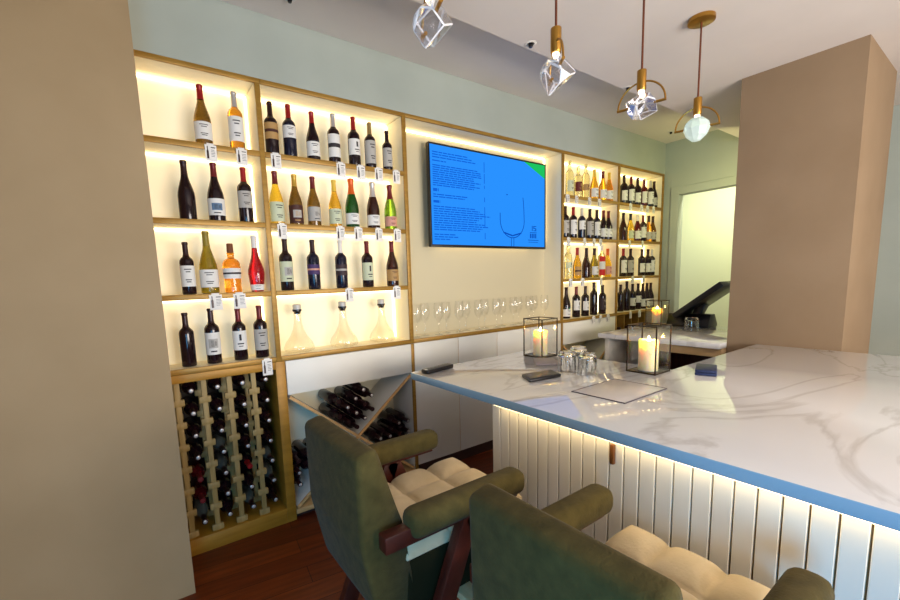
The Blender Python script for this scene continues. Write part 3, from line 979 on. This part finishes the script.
for (px, py, lb) in ((215.5, 296, 'price tag under the large olive green bottle'), (239.5, 295, 'price tag under the squat orange bottle')):
    price_tag(px, py, 1, lb, w=0.062)
for (px, py, lb) in ((349.5, 290, 'price tag under the dark navy bottle with black label'), (397, 288, 'price tag under the brown bottle with slanted tan label')):
    price_tag(px, py, 1, lb)
price_tag(267, 360, 0, 'price tag on the upright below the plain grey label bottle', w=0.055, h=0.095)
for k, y_, nm, xs in ((3, 197, 'top shelf past the screen', (568, 577, 590, 600)), (2, 240, 'second shelf past the screen', (569, 585, 594.5, 601)), (1, 280, 'third shelf past the screen', (571, 583, 601.5)), (0, 318, 'lowest shelf past the screen', (594, 601, 608.5)),
                      (3, 207, 'top shelf by the doorway', (631, 642, 648, 654)), (2, 241, 'second shelf by the doorway', (630, 643)), (1, 277, 'third shelf by the doorway', (633, 644)), (0, 309, 'lowest shelf by the doorway', (631, 640))):
    for j, px in enumerate(xs):
        price_tag(px, y_, k, 'small price tag on the %s, %s from the screen' % (nm, ORD[j]), w=0.05, h=0.075)

# ------------------------------------------------------------------ television
TX0, TX1, TZ0, TZ1, TY = 1.862, 3.158, 1.68, 2.425, 0.1
t = thing('television', 'wall mounted flat television showing a blue wine list with a glass', 'television', ((TX0 + TX1) / 2, TY, TZ0))


P('housing', MB().box(TX0, TX1, TY, TY + 0.03, TZ0, TZ1, BLACKP, 0.004), t)
fr = MB()
bz = 0.012
fr.box(TX0, TX1, TY - 0.006, TY, TZ1 - bz, TZ1, BLACKG, 0.001)
fr.box(TX0, TX1, TY - 0.006, TY, TZ0, TZ0 + bz + 0.006, BLACKG, 0.001)
fr.box(TX0, TX0 + bz, TY - 0.006, TY, TZ0 + bz + 0.0065, TZ1 - bz - 0.0005, BLACKG, 0.001)
fr.box(TX1 - bz, TX1, TY - 0.006, TY, TZ0 + bz + 0.0065, TZ1 - bz - 0.0005, BLACKG, 0.001)
P('bezel', fr, t)
P('wall_bracket', MB().box(2.3, 2.72, TY + 0.03, DEP - 0.0006, 1.9, 2.2, BLACKP, 0.003), t)
P('led_strip', MB().box(TX0 + 0.1, TX1 - 0.1, TY + 0.05, TY + 0.06, TZ0 + 0.03, TZ0 + 0.04, LED).box(TX0 + 0.1, TX1 - 0.1, TY + 0.031, TY + 0.05, TZ0 + 0.033, TZ0 + 0.037, BLACKP), t)
SCRB = emit_mat('screen_blue', (42, 146, 255), 1.0)
SCRT = emit_mat('screen_text', (16, 98, 220), 1.0)
SCRG = emit_mat('screen_green', (32, 196, 96), 1.0)
SCRD = emit_mat('screen_line', (10, 80, 190), 1.0)
SCRL = emit_mat('screen_light', (92, 176, 255), 1.0)
SX0, SX1, SZ0, SZ1 = TX0 + bz, TX1 - bz, TZ0 + bz + 0.006, TZ1 - bz
ys = TY - 0.002
sc_ = MB()
sc_.quad([(SX0, ys, SZ0), (SX1, ys, SZ0), (SX1, ys, SZ1), (SX0, ys, SZ1)], SCRB)
scr = P('screen', sc_, t)


def S(u, v):
    return SX0 + (SX1 - SX0) * u, SZ1 - (SZ1 - SZ0) * v


def srect(m, u0_, v0_, u1_, v1_, mm, d=0.0006):
    a, b_ = S(u0_, v0_), S(u1_, v1_)
    y = ys - d
    m.quad([(a[0], y, b_[1]), (b_[0], y, b_[1]), (b_[0], y, a[1]), (a[0], y, a[1])], mm)


tx = MB()


def textline(v, w, u=0.018, h=0.011):
    cur = u
    while cur < u + w:
        ln = random.uniform(0.02, 0.055)
        srect(tx, cur, v, min(cur + ln, u + w), v + h, SCRT)
        cur += ln + 0.005


for v, w in ((0.065, 0.27), (0.09, 0.30), (0.115, 0.33), (0.15, 0.10)):
    textline(v, w)
for k in range(10):
    textline(0.195 + 0.022 * k, random.uniform(0.31, 0.38))
textline(0.43, 0.04, h=0.03)
textline(0.485, 0.26)
textline(0.508, 0.24)
textline(0.55, 0.05, h=0.025)
for k in range(11):
    textline(0.605 + 0.0235 * k, (0.32, 0.36, 0.4, 0.45, 0.38, 0.35, 0.33, 0.4, 0.43, 0.38, 0.36)[k])
for v, w in ((0.89, 0.16), (0.915, 0.18), (0.94, 0.12)):
    textline(v, w)
for v0_, v1_ in ((0.09, 0.2), (0.215, 0.32), (0.34, 0.375), (0.47, 0.52), (0.575, 0.8), (0.86, 0.93)):
    srect(tx, 0.418, v0_, 0.4235, v1_, SCRT)
P('lettering', tx, t, scr)
m = MB()
a, b_, c = S(0.79, 0.0), S(1.0, 0.0), S(1.0, 0.16)
m.quad([(a[0], ys - 0.0007, a[1]), (a[0] + 0.001, ys - 0.0007, a[1] - 0.0008), (c[0], ys - 0.0007, c[1]), (b_[0], ys - 0.0007, b_[1])], SCRG)
P('green_corner', m, t, scr)
m = MB()


def spath(pts, w, mm):
    for (a, b_) in zip(pts, pts[1:]):
        pa, pb = Vector(S(*a)), Vector(S(*b_))
        n = (pb - pa).normalized()
        n = Vector((-n.y, n.x)) * w / 2
        y = ys - 0.0008
        m.quad([(pa.x - n.x, y, pa.y - n.y), (pb.x - n.x, y, pb.y - n.y), (pb.x + n.x, y, pb.y + n.y), (pa.x + n.x, y, pa.y + n.y)], mm)


cxu, hu = 0.672, 0.115
bowl = []
for k in range(0, 17):
    a = PI * k / 16
    bowl.append((cxu - hu * math.cos(a), 0.70 + 0.20 * math.sin(a)))
spath([(cxu - hu, 0.62)] + bowl + [(cxu + hu * 0.97, 0.55), (cxu + hu * 0.9, 0.42)], 0.008, SCRD)
spath([(cxu - hu * 0.75, 0.84), (cxu, 0.875), (cxu + hu * 0.75, 0.84)], 0.012, SCRD)
spath([(cxu - 0.012, 0.905), (cxu - 0.012, 1.0)], 0.007, SCRD)
spath([(cxu + 0.012, 0.905), (cxu + 0.012, 1.0)], 0.007, SCRD)
srect(m, cxu - 0.055, 0.40, cxu - 0.043, 0.412, SCRD)
P('screen_print', m, t, scr)
m = MB()
# stacked emblem: two block figures, a block row, two rules
lu, lv, cw, ch = 0.845, 0.745, 0.030, 0.062


def seg7(u, v, w, h, segs):
    k = 0.32 * w
    R_ = {'a': (0, 0, w, k * 0.9), 'g': (0, h / 2 - k * 0.45, w, h / 2 + k * 0.45), 'd': (0, h - k * 0.9, w, h), 'f': (0, 0, k, h / 2), 'b': (w - k, 0, w, h / 2), 'e': (0, h / 2, k, h), 'c': (w - k, h / 2, w, h)}
    for s_ in segs:
        a = R_[s_]
        srect(m, u + a[0], v + a[1], u + a[2], v + a[3], SCRD)


seg7(lu + 0.004, lv, cw * 0.8, ch, 'bc')
seg7(lu + 0.036, lv, cw, ch, 'afgcd')
srect(m, lu, lv + 0.078, lu + 0.07, lv + 0.086, SCRD)
for k in range(4):
    srect(m, lu + 0.018 * k, lv + 0.095, lu + 0.018 * k + 0.012, lv + 0.15, SCRD)
srect(m, lu - 0.02, lv + 0.17, lu + 0.09, lv + 0.178, SCRD)
srect(m, lu - 0.015, lv + 0.196, lu + 0.085, lv + 0.202, SCRD)
P('emblem', m, t, scr)

# ------------------------------------------------------------------ bar counter
CT = 0.925
CTH = 0.04
XF = 1.24
t = thing('bar_counter', 'white marble topped bar counter with fluted white front', 'counter', (1.75, -1.6, 0))
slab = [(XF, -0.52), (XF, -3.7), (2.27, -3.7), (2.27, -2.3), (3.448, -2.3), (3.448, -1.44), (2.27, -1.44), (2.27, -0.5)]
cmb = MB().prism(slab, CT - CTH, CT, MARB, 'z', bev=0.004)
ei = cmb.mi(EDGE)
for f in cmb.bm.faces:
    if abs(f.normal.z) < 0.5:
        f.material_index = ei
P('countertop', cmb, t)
PXF = 1.298
body = MB()
body.box(PXF + 0.012, 2.1, -3.66, -1.12, 0.0, CT - CTH - 0.001, WHITE)
body.box(2.1, 3.44, -2.2, -1.6, 0.0, CT - CTH - 0.001, WHITE)
P('base_box', body, t)
fl = MB()
y = -1.115
fl.box(PXF + 0.006, PXF + 0.0119, -3.66, -1.11, 0.0, CT - CTH - 0.002, GROOVE)
while y > -3.6:
    fl.box(PXF - 0.006, PXF + 0.0055, y - 0.0475, y, 0.03, CT - CTH - 0.004, WHITE, 0.002, 1)
    y -= 0.052
P('fluted_panel', fl, t)
P('led_strip', MB().box(PXF - 0.05, PXF - 0.02, -3.6, -1.17, CT - CTH - 0.003, CT - CTH - 0.0005, LEDC), t)
hk = MB()
hk.box(PXF - 0.022, PXF - 0.0062, -1.709, -1.695, 0.79, 0.86, HOOK, 0.003)
P('bag_hook', hk, t)

# ------------------------------------------------------------------ second counter
t = thing('back_counter', 'low white topped service counter holding the payment terminal', 'counter', (3.8, -0.8, 0))
P('countertop', MB().box(3.34, 4.42, -1.268, -0.33, CT - 0.045, CT - 0.005, MARB, 0.004), t)
P('drawer', MB().box(3.38, 4.3, -1.265, -0.72, CT - 0.11, CT - 0.046, PALEW, 0.002), t)
P('side_panel', MB().box(3.40, 4.36, -0.40, -0.36, 0.0, CT - 0.046, WHITE, 0.002), t)
P('side_panel', MB().box(3.40, 4.36, -1.265, -1.23, 0.0, CT - 0.111, PALEW, 0.002), t)
P('back_panel', MB().box(4.30, 4.34, -1.229, -0.401, 0.0, CT - 0.12, TEAK, 0.002), t)
P('shelf', MB().box(3.42, 4.29, -1.229, -0.401, 0.42, 0.45, TEAK, 0.002), t)

# ------------------------------------------------------------------ lanterns


def lantern(label, x, y, z, s=0.145, h=0.245, ch=0.16, cr=0.044, twin=False):
    t = thing('candle_lantern', label, 'lantern', (x, y, z), 0, 'glass box candle lanterns')
    a = s / 2
    MB().box(-a, a, -a, a, 0.0, 0.006, BLACKM, 0.001).build('base_plate', t)
    f = MB()
    w = 0.0028
    for sx in (-1, 1):
        for sy in (-1, 1):
            f.box(sx * a - w, sx * a + w, sy * a - w, sy * a + w, 0.0005, h, BLACKM)
    for z_ in (h - 0.003, 0.006):
        for sgn in (-1, 1):
            f.box(-a, a, sgn * a - w, sgn * a + w, z_ - w, z_ + w, BLACKM)
            f.box(sgn * a - w, sgn * a + w, -a, a, z_ - w, z_ + w, BLACKM)
    f.build('frame', t)
    for (x0, x1, y0, y1) in ((-a + 0.003, a - 0.003, -a - 0.0008, -a + 0.0008), (-a + 0.003, a - 0.003, a - 0.0008, a + 0.0008), (-a - 0.0008, -a + 0.0008, -a + 0.003, a - 0.003), (a - 0.0008, a + 0.0008, -a + 0.003, a - 0.003)):
        MB().box(x0, x1, y0, y1, 0.0095, h - 0.0065, PANE).build('glass_pane', t)
    c = thing('pillar_candle', label.split(' lantern')[0].replace('glass', 'cream pillar candle inside the glass') + ' lantern' + label.split(' lantern', 1)[1], 'candle', (x, y, z + 0.0065), 0, 'lit pillar candles')
    MB().lathe([(0, 0), (cr - 0.001, 0), (cr, 0.002), (cr, ch - 0.006), (cr - 0.003, ch), (cr - 0.008, ch - 0.002), (cr - 0.011, ch - 0.022), (cr - 0.022, ch - 0.03), (0, ch - 0.031)], CANDLE, seg=28).build('wax', c)
    MB().tube([(0, 0, ch - 0.031), (0.001, 0, ch - 0.016)], 0.0012, BLACKP, 6).build('wick', c)
    MB().lathe([(0, ch - 0.022), (0.005, ch - 0.018), (0.0085, ch - 0.010), (0.0065, ch + 0.002), (0.0026, ch + 0.014), (0, ch + 0.02)], FLAME, seg=12).build('flame', c)
    return t


CANDLE_N = nodes(CANDLE)
CANDLE_N[3].inputs['Subsurface Weight'].default_value = 1.0
CANDLE_N[3].inputs['Subsurface Radius'].default_value = (0.05, 0.034, 0.012)
CANDLE_N[3].inputs['Subsurface Scale'].default_value = 1.0
lantern('glass lantern at the wall end of the marble bar', 2.125, -0.70, CT)
lantern('glass lantern beside the glass sheet on the marble bar', 2.155, -1.372, CT, cr=0.046)
lantern('glass lantern on the low service counter', 4.19, -0.42, CT - 0.005)

# ------------------------------------------------------------------ things on the bar


def tumbler(label, x, y, z, r_=0.044, h=0.105, rot=0):
    t = thing('tumbler', label, 'drinking glass', (x, y, z), rot, 'upturned tumblers')
    m = MB()
    m.lathe([(0, h * 0.82), (r_ * 0.6, h * 0.82), (r_ * 0.84, h * 0.76), (r_ * 0.92, 0.03), (r_ - 0.003, 0.0), (r_, 0.0), (r_ * 0.98, 0.03), (r_ * 0.93, h * 0.8), (r_ * 0.9, h * 0.93), (r_ * 0.8, h), (0, h)], TUMBLER, seg=24)
    m.build('glass_body', t)
    m = MB()
    for k in range(12):
        a = 2 * PI * k / 12
        m.tube([(math.cos(a) * (r_ + 0.0004), math.sin(a) * (r_ + 0.0004), 0.012), (math.cos(a) * (r_ * 0.935), math.sin(a) * (r_ * 0.935), h * 0.76)], 0.0016, TUMBLER, 5)
    m.build('cut_ribs', t)


tumbler('upturned glass tumbler between phone and glass sheet, nearer the phone', 1.84, -1.11, CT, r_=0.047, h=0.115)
tumbler('upturned glass tumbler between phone and glass sheet, nearer the lit lantern', 1.885, -1.20, CT, r_=0.047, h=0.11)
tumbler('upturned glass tumbler standing behind the other two on the bar', 1.975, -1.085, CT, r_=0.047, h=0.12)
pt = at_z(691, 331, CT - 0.005)
tumbler('glass tumbler in front of the payment terminal', pt.x, pt.y, CT - 0.005, r_=0.055, h=0.12)

ACR = thin_glass('acrylic_sheet', (236, 228, 222), edge=0.5, face=0.22)
t = thing('menu_sheet', 'flat glass edged menu sheet lying on the marble bar', 'menu', (1.707, -1.477, CT + 0.0005))
SHT = mat('sheet_paper', (206, 198, 192), 0.25)
MB().box(-0.165, 0.165, -0.118, 0.118, 0.0, 0.003, SHT, 0.0005).build('sheet', t)
f = MB()
for (a, b_, c, d) in ((-0.169, 0.169, -0.122, -0.1185), (-0.169, 0.169, 0.1185, 0.122), (-0.169, -0.1655, -0.1185, 0.1185), (0.1655, 0.169, -0.1185, 0.1185)):
    f.box(a, b_, c, d, 0.0, 0.004, SLATE)
f.build('edge_frame', t)

o = MB().prism([(2.005, -0.742), (2.085, -0.826), (1.975, -0.972), (1.855, -0.893)], CT + 0.0005, CT + 0.010, COAST, 'z', bev=0.0015).mesh('coaster')
o.transform(Matrix.Translation((-1.98, 0.858, -CT)))
o = link('coaster', o, None, (1.98, -0.858, CT))
tag(o, 'dark square slate coaster in front of the wall end lantern', 'coaster')


def quadbox(pts):
    c = sum((Vector(p) for p in pts), Vector((0, 0))) / len(pts)
    return c, [(p[0] - c.x, p[1] - c.y) for p in pts]


c, q = quadbox([(1.592, -1.02), (1.53, -1.128), (1.735, -1.155), (1.79, -1.05)])
t = thing('smartphone', 'black smartphone lying face up on the marble bar', 'phone', (c.x, c.y, CT + 0.0005))
MB().prism(q, 0.0, 0.016, BLACKP, 'z', bev=0.006, seg=3).build('case', t)
MB().prism([(p[0] * 0.9, p[1] * 0.88) for p in q], 0.0162, 0.0175, BLACKG, 'z').build('screen', t)
m = MB().lathe([(0, 0.0176), (0.011, 0.0176), (0.011, 0.0182), (0, 0.0186)], GREYP, c=(q[0][0] * 0.6 + q[1][0] * 0.15, q[0][1] * 0.4 + q[1][1] * 0.2, 0), seg=14)
m.build('camera_ring', t)

c, q = quadbox([(1.268, -0.585), (1.275, -0.642), (1.49, -0.598), (1.485, -0.545)])
t = thing('remote_control', 'slim black remote control at the corner of the marble bar', 'remote control', (c.x, c.y, CT + 0.0005))
MB().prism(q, 0.0, 0.022, BLACKP, 'z', bev=0.006, seg=3).build('body', t)
m = MB()
ax = (Vector(q[2]) - Vector(q[1])).normalized()
for k in range(5):
    p = -ax * 0.07 + ax * (0.03 * k)
    m.lathe([(0, 0.0222), (0.006, 0.0222), (0.006, 0.0236), (0, 0.024)], GREYP, c=(p.x, p.y, 0), seg=10)
m.build('buttons', t)
pe = -ax * 0.1
m = MB()
m.box(pe.x - 0.008, pe.x + 0.008, pe.y - 0.012, pe.y + 0.012, 0.0222, 0.0232, WHITEM, 0.0004)
m.build('end_sticker', t)

t = thing('folded_wallet', 'dark navy folded wallet on the bar past the lit lantern', 'wallet', (2.325, -1.575, CT + 0.0005), 0.35)
MB().box(-0.09, 0.09, -0.045, 0.045, 0.0, 0.014, NAVY, 0.004).build('back_cover', t)
MB().box(-0.09, 0.088, -0.044, 0.044, 0.0145, 0.028, NAVY, 0.005).build('front_cover', t)

# ------------------------------------------------------------------ payment terminal
t = thing('payment_terminal', 'black tilted payment screen terminal on the low service counter', 'terminal', (4.3, -0.72, CT - 0.005))
MB().prism([(-0.1, 0.0), (0.1, 0.0), (0.1, 0.03), (0.04, 0.12), (-0.05, 0.12), (-0.1, 0.02)], -0.14, 0.22, BLACKP, 'y', bev=0.006).build('base', t)
MB().bar((0.0, 0.0, 0.08), (0.0, -0.06, 0.22), 0.07, 0.09, BLACKP, side=(1, 0, 0), bev=0.006).build('arm', t)
ms = MB()
ms.bar((0.02, 0.12, 0.10), (0.02, -0.26, 0.40), 0.05, 0.42, BLACKP, side=(1, 0, 0), bev=0.008)
ms.build('screen_housing', t)

# ------------------------------------------------------------------ pendants


def hull_crystal(scale, seed, squash=1.0):
    rnd = random.Random(seed)
    bm = bmesh.new()
    for sx in (-1, 1):
        for sy in (-1, 1):
            for sz in (-1, 1):
                v = Vector((sx * rnd.uniform(0.85, 1.05), sy * rnd.uniform(0.85, 1.05), sz * rnd.uniform(0.9, 1.1)))
                if rnd.random() < 0.5:
                    for a in range(3):
                        w = v.copy()
                        w[a] *= 0.3
                        bm.verts.new(w)
                else:
                    bm.verts.new(v)
    bmesh.ops.convex_hull(bm, input=bm.verts[:])
    loose = [v for v in bm.verts if not v.link_faces]
    bmesh.ops.delete(bm, geom=loose, context='VERTS')
    bmesh.ops.dissolve_limit(bm, angle_limit=0.12, verts=bm.verts[:], edges=bm.edges[:])
    R_ = Matrix.Rotation(0.96, 4, 'X') @ Matrix.Rotation(0.785, 4, 'Y') @ Matrix.Rotation(rnd.uniform(-0.3, 0.3), 4, 'Z')
    bm.transform(Matrix.Diagonal((scale, scale, scale * squash, 1)) @ R_)
    for f in bm.faces:
        f.material_index = 0
    r_ = bmesh.ops.bevel(bm, geom=bm.edges[:], offset=0.0035, segments=1, affect='EDGES', clamp_overlap=True)
    for f in r_['faces']:
        f.material_index = 1
    me = bpy.data.meshes.new('crystal')
    bm.to_mesh(me)
    bm.free()
    me.materials.append(CRYST)
    me.materials.append(CRYED)
    return me


CRYST = thin_glass('crystal_face', (248, 248, 252), edge=0.7, face=0.2)
CRYED = mat('crystal_edge', (250, 250, 252), 0.05, trans=0.35)
YP = -1.42
ZS = 2.306


def pendant(label, x, rotz, crystal, ring=True):
    t = thing('pendant_lamp', label, 'pendant lamp', (x, YP, ZC_LOW), rotz, 'brass pendant lamps over the bar')
    d = ZC_LOW - ZS
    MB().lathe([(0, -0.022), (0.052, -0.022), (0.06, -0.018), (0.06, 0.0), (0, 0.0)], BRASS, seg=28).build('ceiling_canopy', t)
    MB().tube([(0, 0, -0.02), (0, 0, -d + 0.002)], 0.0045, COPPER, 10).build('rod', t)
    MB().lathe([(0, -d), (0.018, -d), (0.019, -d - 0.003), (0.019, -d - 0.078), (0.017, -d - 0.082), (0, -d - 0.082)], BRASS, seg=20).build('socket', t)
    MB().lathe([(0, -d - 0.0825), (0.012, -d - 0.083), (0.013, -d - 0.09), (0.008, -d - 0.098), (0, -d - 0.10)], BULB, seg=14).build('bulb', t)
    R_ = 0.095
    zc_ = -d - 0.142
    hp = [(R_ * math.cos(a), 0, zc_ + R_ * math.sin(a)) for a in [PI * k / 24 for k in range(25)]]
    m = MB()
    m.tube(hp, 0.004, BRASS, 8)
    for sgn in (-1, 1):
        m.tube([(sgn * (R_ + 0.004), 0, zc_ - 0.003), (sgn * (R_ - 0.042), 0, zc_ - 0.003)], 0.0058, BRASS, 8)
    m.build('half_ring', t)
    o = link('crystal', crystal, t, (0, 0, zc_ - 0.008))
    return t


def globe():
    m = MB()
    m.lathe([(0, -0.062), (0.02, -0.058), (0.045, -0.035), (0.06, 0.0), (0.052, 0.03), (0.03, 0.05), (0, 0.058)], FROST, seg=10)
    return m.mesh('crystal', smooth=False)


# facing of each ring about its rod
vdir = [math.atan2(YP - CAM.y, x - CAM.x) for x in (0.776, 1.337, 1.922, 2.47)]
pendant('brass pendant lamp with large clear crystal nearest the camera', 0.78, vdir[0] + 0.3, hull_crystal(0.043, 3, 1.0))
pendant('brass pendant lamp with pointed crystal, its ring seen edge on', 1.337, vdir[1] + 0.25, hull_crystal(0.045, 11, 1.05))
pendant('brass pendant lamp with half ring and tilted crystal', 1.922, vdir[2] + PI / 2 - 0.25, hull_crystal(0.042, 5))
pendant('brass pendant lamp with frosted pale crystal nearest the pier', 2.468, vdir[3] + PI / 2 - 0.1, globe())

# ceiling fittings
for (x, y, z, lb) in ((0.81, -0.2, ZC_HIGH, 'small dark ceiling spotlight above the wide wine shelf'), (1.905, -0.815, ZC_LOW, 'small ceiling spotlight at the ceiling step above the screen'), (2.9, -0.80, ZC_LOW, 'small ceiling spotlight at the ceiling step past the screen'), (4.75, -0.22, ZC_HIGH, 'small dark ceiling spotlight near the doorway corner')):
    t = thing('ceiling_spotlight', lb, 'ceiling light', (x, y, z), 0, 'small ceiling spotlights')
    MB().lathe([(0, 0), (0.03, 0), (0.031, -0.002), (0.028, -0.004), (0.02, -0.004), (0.018, 0.0)], WHITEM, seg=20).build('trim_ring', t)
    MB().lathe([(0, 0), (0.011, 0), (0.012, -0.012), (0.009, -0.02), (0, -0.02)], BLACKP, seg=14).build('lamp_head', t)

# ------------------------------------------------------------------ chairs


def cushion_mesh(x0, x1, w, z0, h):
    bm = bmesh.new()
    nx, ny = 54, 40
    top = []
    for i in range(nx + 1):
        rowv = []
        for j in range(ny + 1):
            u, v = i / nx, j / ny
            edge = min(u, 1 - u, v, 1 - v)
            rim = min(1.0, edge / 0.10)
            rim = math.sqrt(max(0.0, 1 - (1 - rim) ** 2))
            pu = abs(math.sin(PI * 3.0 * u))
            pv = abs(math.sin(PI * 3.0 * v))
            puff = min(pu, pv) ** 0.4 * 0.65 + (pu * pv) ** 0.5 * 0.35
            tuft = math.exp(-(((u - 0.5) / 0.09) ** 2 + ((v - 0.5) / 0.09) ** 2))
            z = h * (0.12 + 0.88 * rim) * (0.42 + 0.58 * puff) - 0.012 * tuft
            k = 1.0 - 0.03 * (1 - rim)
            x = x0 + (x1 - x0) * (0.5 + (u - 0.5) * k)
            y = w * (v - 0.5) * k
            rowv.append(bm.verts.new((x, y, z0 + z)))
        top.append(rowv)
    bot = [[bm.verts.new((top[i][j].co.x, top[i][j].co.y, z0)) for j in range(ny + 1)] for i in range(nx + 1)]
    for i in range(nx):
        for j in range(ny):
            bm.faces.new((top[i][j], top[i + 1][j], top[i + 1][j + 1], top[i][j + 1]))
            bm.faces.new((bot[i][j], bot[i][j + 1], bot[i + 1][j + 1], bot[i + 1][j]))
    for i in range(nx):
        bm.faces.new((top[i + 1][0], top[i][0], bot[i][0], bot[i + 1][0]))
        bm.faces.new((top[i][ny], top[i + 1][ny], bot[i + 1][ny], bot[i][ny]))
    for j in range(ny):
        bm.faces.new((top[0][j], top[0][j + 1], bot[0][j + 1], bot[0][j]))
        bm.faces.new((top[nx][j + 1], top[nx][j], bot[nx][j], bot[nx][j + 1]))
    bmesh.ops.recalc_face_normals(bm, faces=bm.faces)
    me = bpy.data.meshes.new('seat_cushion')
    bm.to_mesh(me)
    bm.free()
    me.materials.append(SEATF)
    for p in me.polygons:
        p.use_smooth = True
    return me


def armchair(label, x, y, rot=0.0):
    t = thing('bar_armchair', label, 'chair', (x, y, 0), rot, 'olive velvet bar armchairs')
    prof = [(0.0, 0.957), (0.004, 0.68), (0.045, 0.47), (0.13, 0.30), (0.21, 0.32), (0.165, 0.55), (0.135, 0.735), (0.068, 0.974)]
    tp = [1, 1, 0.97, 0.86, 0.86, 0.97, 1, 1]
    MB().prism(prof, -0.205, 0.22, FAB, 'y', bev=0.020, seg=4, taper=tp).build('backrest', t, angle=60)
    MB().box(0.15, 0.62, -0.195, 0.195, 0.40, 0.597, SEATB, 0.015, 3).build('seat_base', t)
    link('seat_cushion', cushion_mesh(0.14, 0.67, 0.42, 0.5975, 0.075), t)
    for s_ in (-1, 1):
        yc = s_ * 0.245
        a = MB().box(0.125, 0.59, yc - 0.042, yc + 0.042, 0.70, 0.785, FAB, 0.032, 5).build('armrest', t, angle=60)
        MB().box(0.045, 0.56, yc - 0.02, yc + 0.02, 0.692, 0.742, TEAK, 0.003).build('arm_rail', t)
        MB().bar((0.36, yc, 0.70), (0.06, yc, 0.0), 0.065, 0.036, TEAK, bev=0.003).build('leg', t)
        MB().bar((0.36, yc, 0.70), (0.66, yc, 0.0), 0.065, 0.036, TEAK, bev=0.003).build('leg', t)
    MB().box(0.42, 0.53, -0.226, 0.226, 0.27, 0.30, PALEW, 0.004).build('footrest', t)
    return t


armchair('olive velvet bar armchair with its whole seat visible, nearer the wine shelves', 0.45, -1.26)
armchair('olive velvet bar armchair nearest the camera, its back cut by the frame', 0.565, -2.0)

# ------------------------------------------------------------------ lights


def area(name, loc, target, sx, sy, power, rgb):
    l = bpy.data.lights.new(name, 'AREA')
    l.shape = 'RECTANGLE'
    l.size, l.size_y = sx, sy
    l.energy = power
    l.color = srgb(rgb)
    o = bpy.data.objects.new(name, l)
    col.objects.link(o)
    o.location = loc
    o.rotation_euler = (Vector(target) - Vector(loc)).to_track_quat('-Z', 'Y').to_euler()
    return o


area('window_daylight', (-2.6, -3.4, 1.5), (1.2, -1.8, 1.0), 1.6, 1.8, 16, (196, 216, 255))
area('near_cool_fill', (-0.5, -3.0, 0.9), (0.6, -2.0, 0.8), 0.6, 0.8, 28, (84, 190, 255))  # added blue fill for the near chair back, no window stands here
area('ceiling_fill', (1.8, -4.8, 1.3), (2.2, -1.2, 2.9), 2.6, 1.2, 190, (255, 246, 238))  # added fill aimed up to lift the ceiling, not an actual fixture
area('hall_light', (5.35, -0.6, 2.7), (6.3, -0.6, 1.1), 0.9, 0.2, 34, (252, 252, 216))


area('corner_fill', (4.35, -0.95, 2.2), (5.1, -0.1, 1.9), 0.4, 0.3, 8, (255, 250, 176))  # added unseen fill that brightens the doorway corner, no such lamp there

w = bpy.data.worlds.new('world')
scene.world = w
w.use_nodes = True
bg = w.node_tree.nodes['Background']
bg.inputs['Color'].default_value = (*srgb((214, 210, 204)), 1)
bg.inputs['Strength'].default_value = 0.42

scene.view_settings.view_transform = 'Standard'
scene.view_settings.look = 'None'
scene.view_settings.gamma = 1.0
scene.view_settings.exposure = 0.0
scene.view_settings.use_curve_mapping = False
scene.cycles.use_denoising = True
scene.cycles.max_bounces = 10
scene.cycles.transparent_max_bounces = 24
scene.cycles.sample_clamp_indirect = 6.0
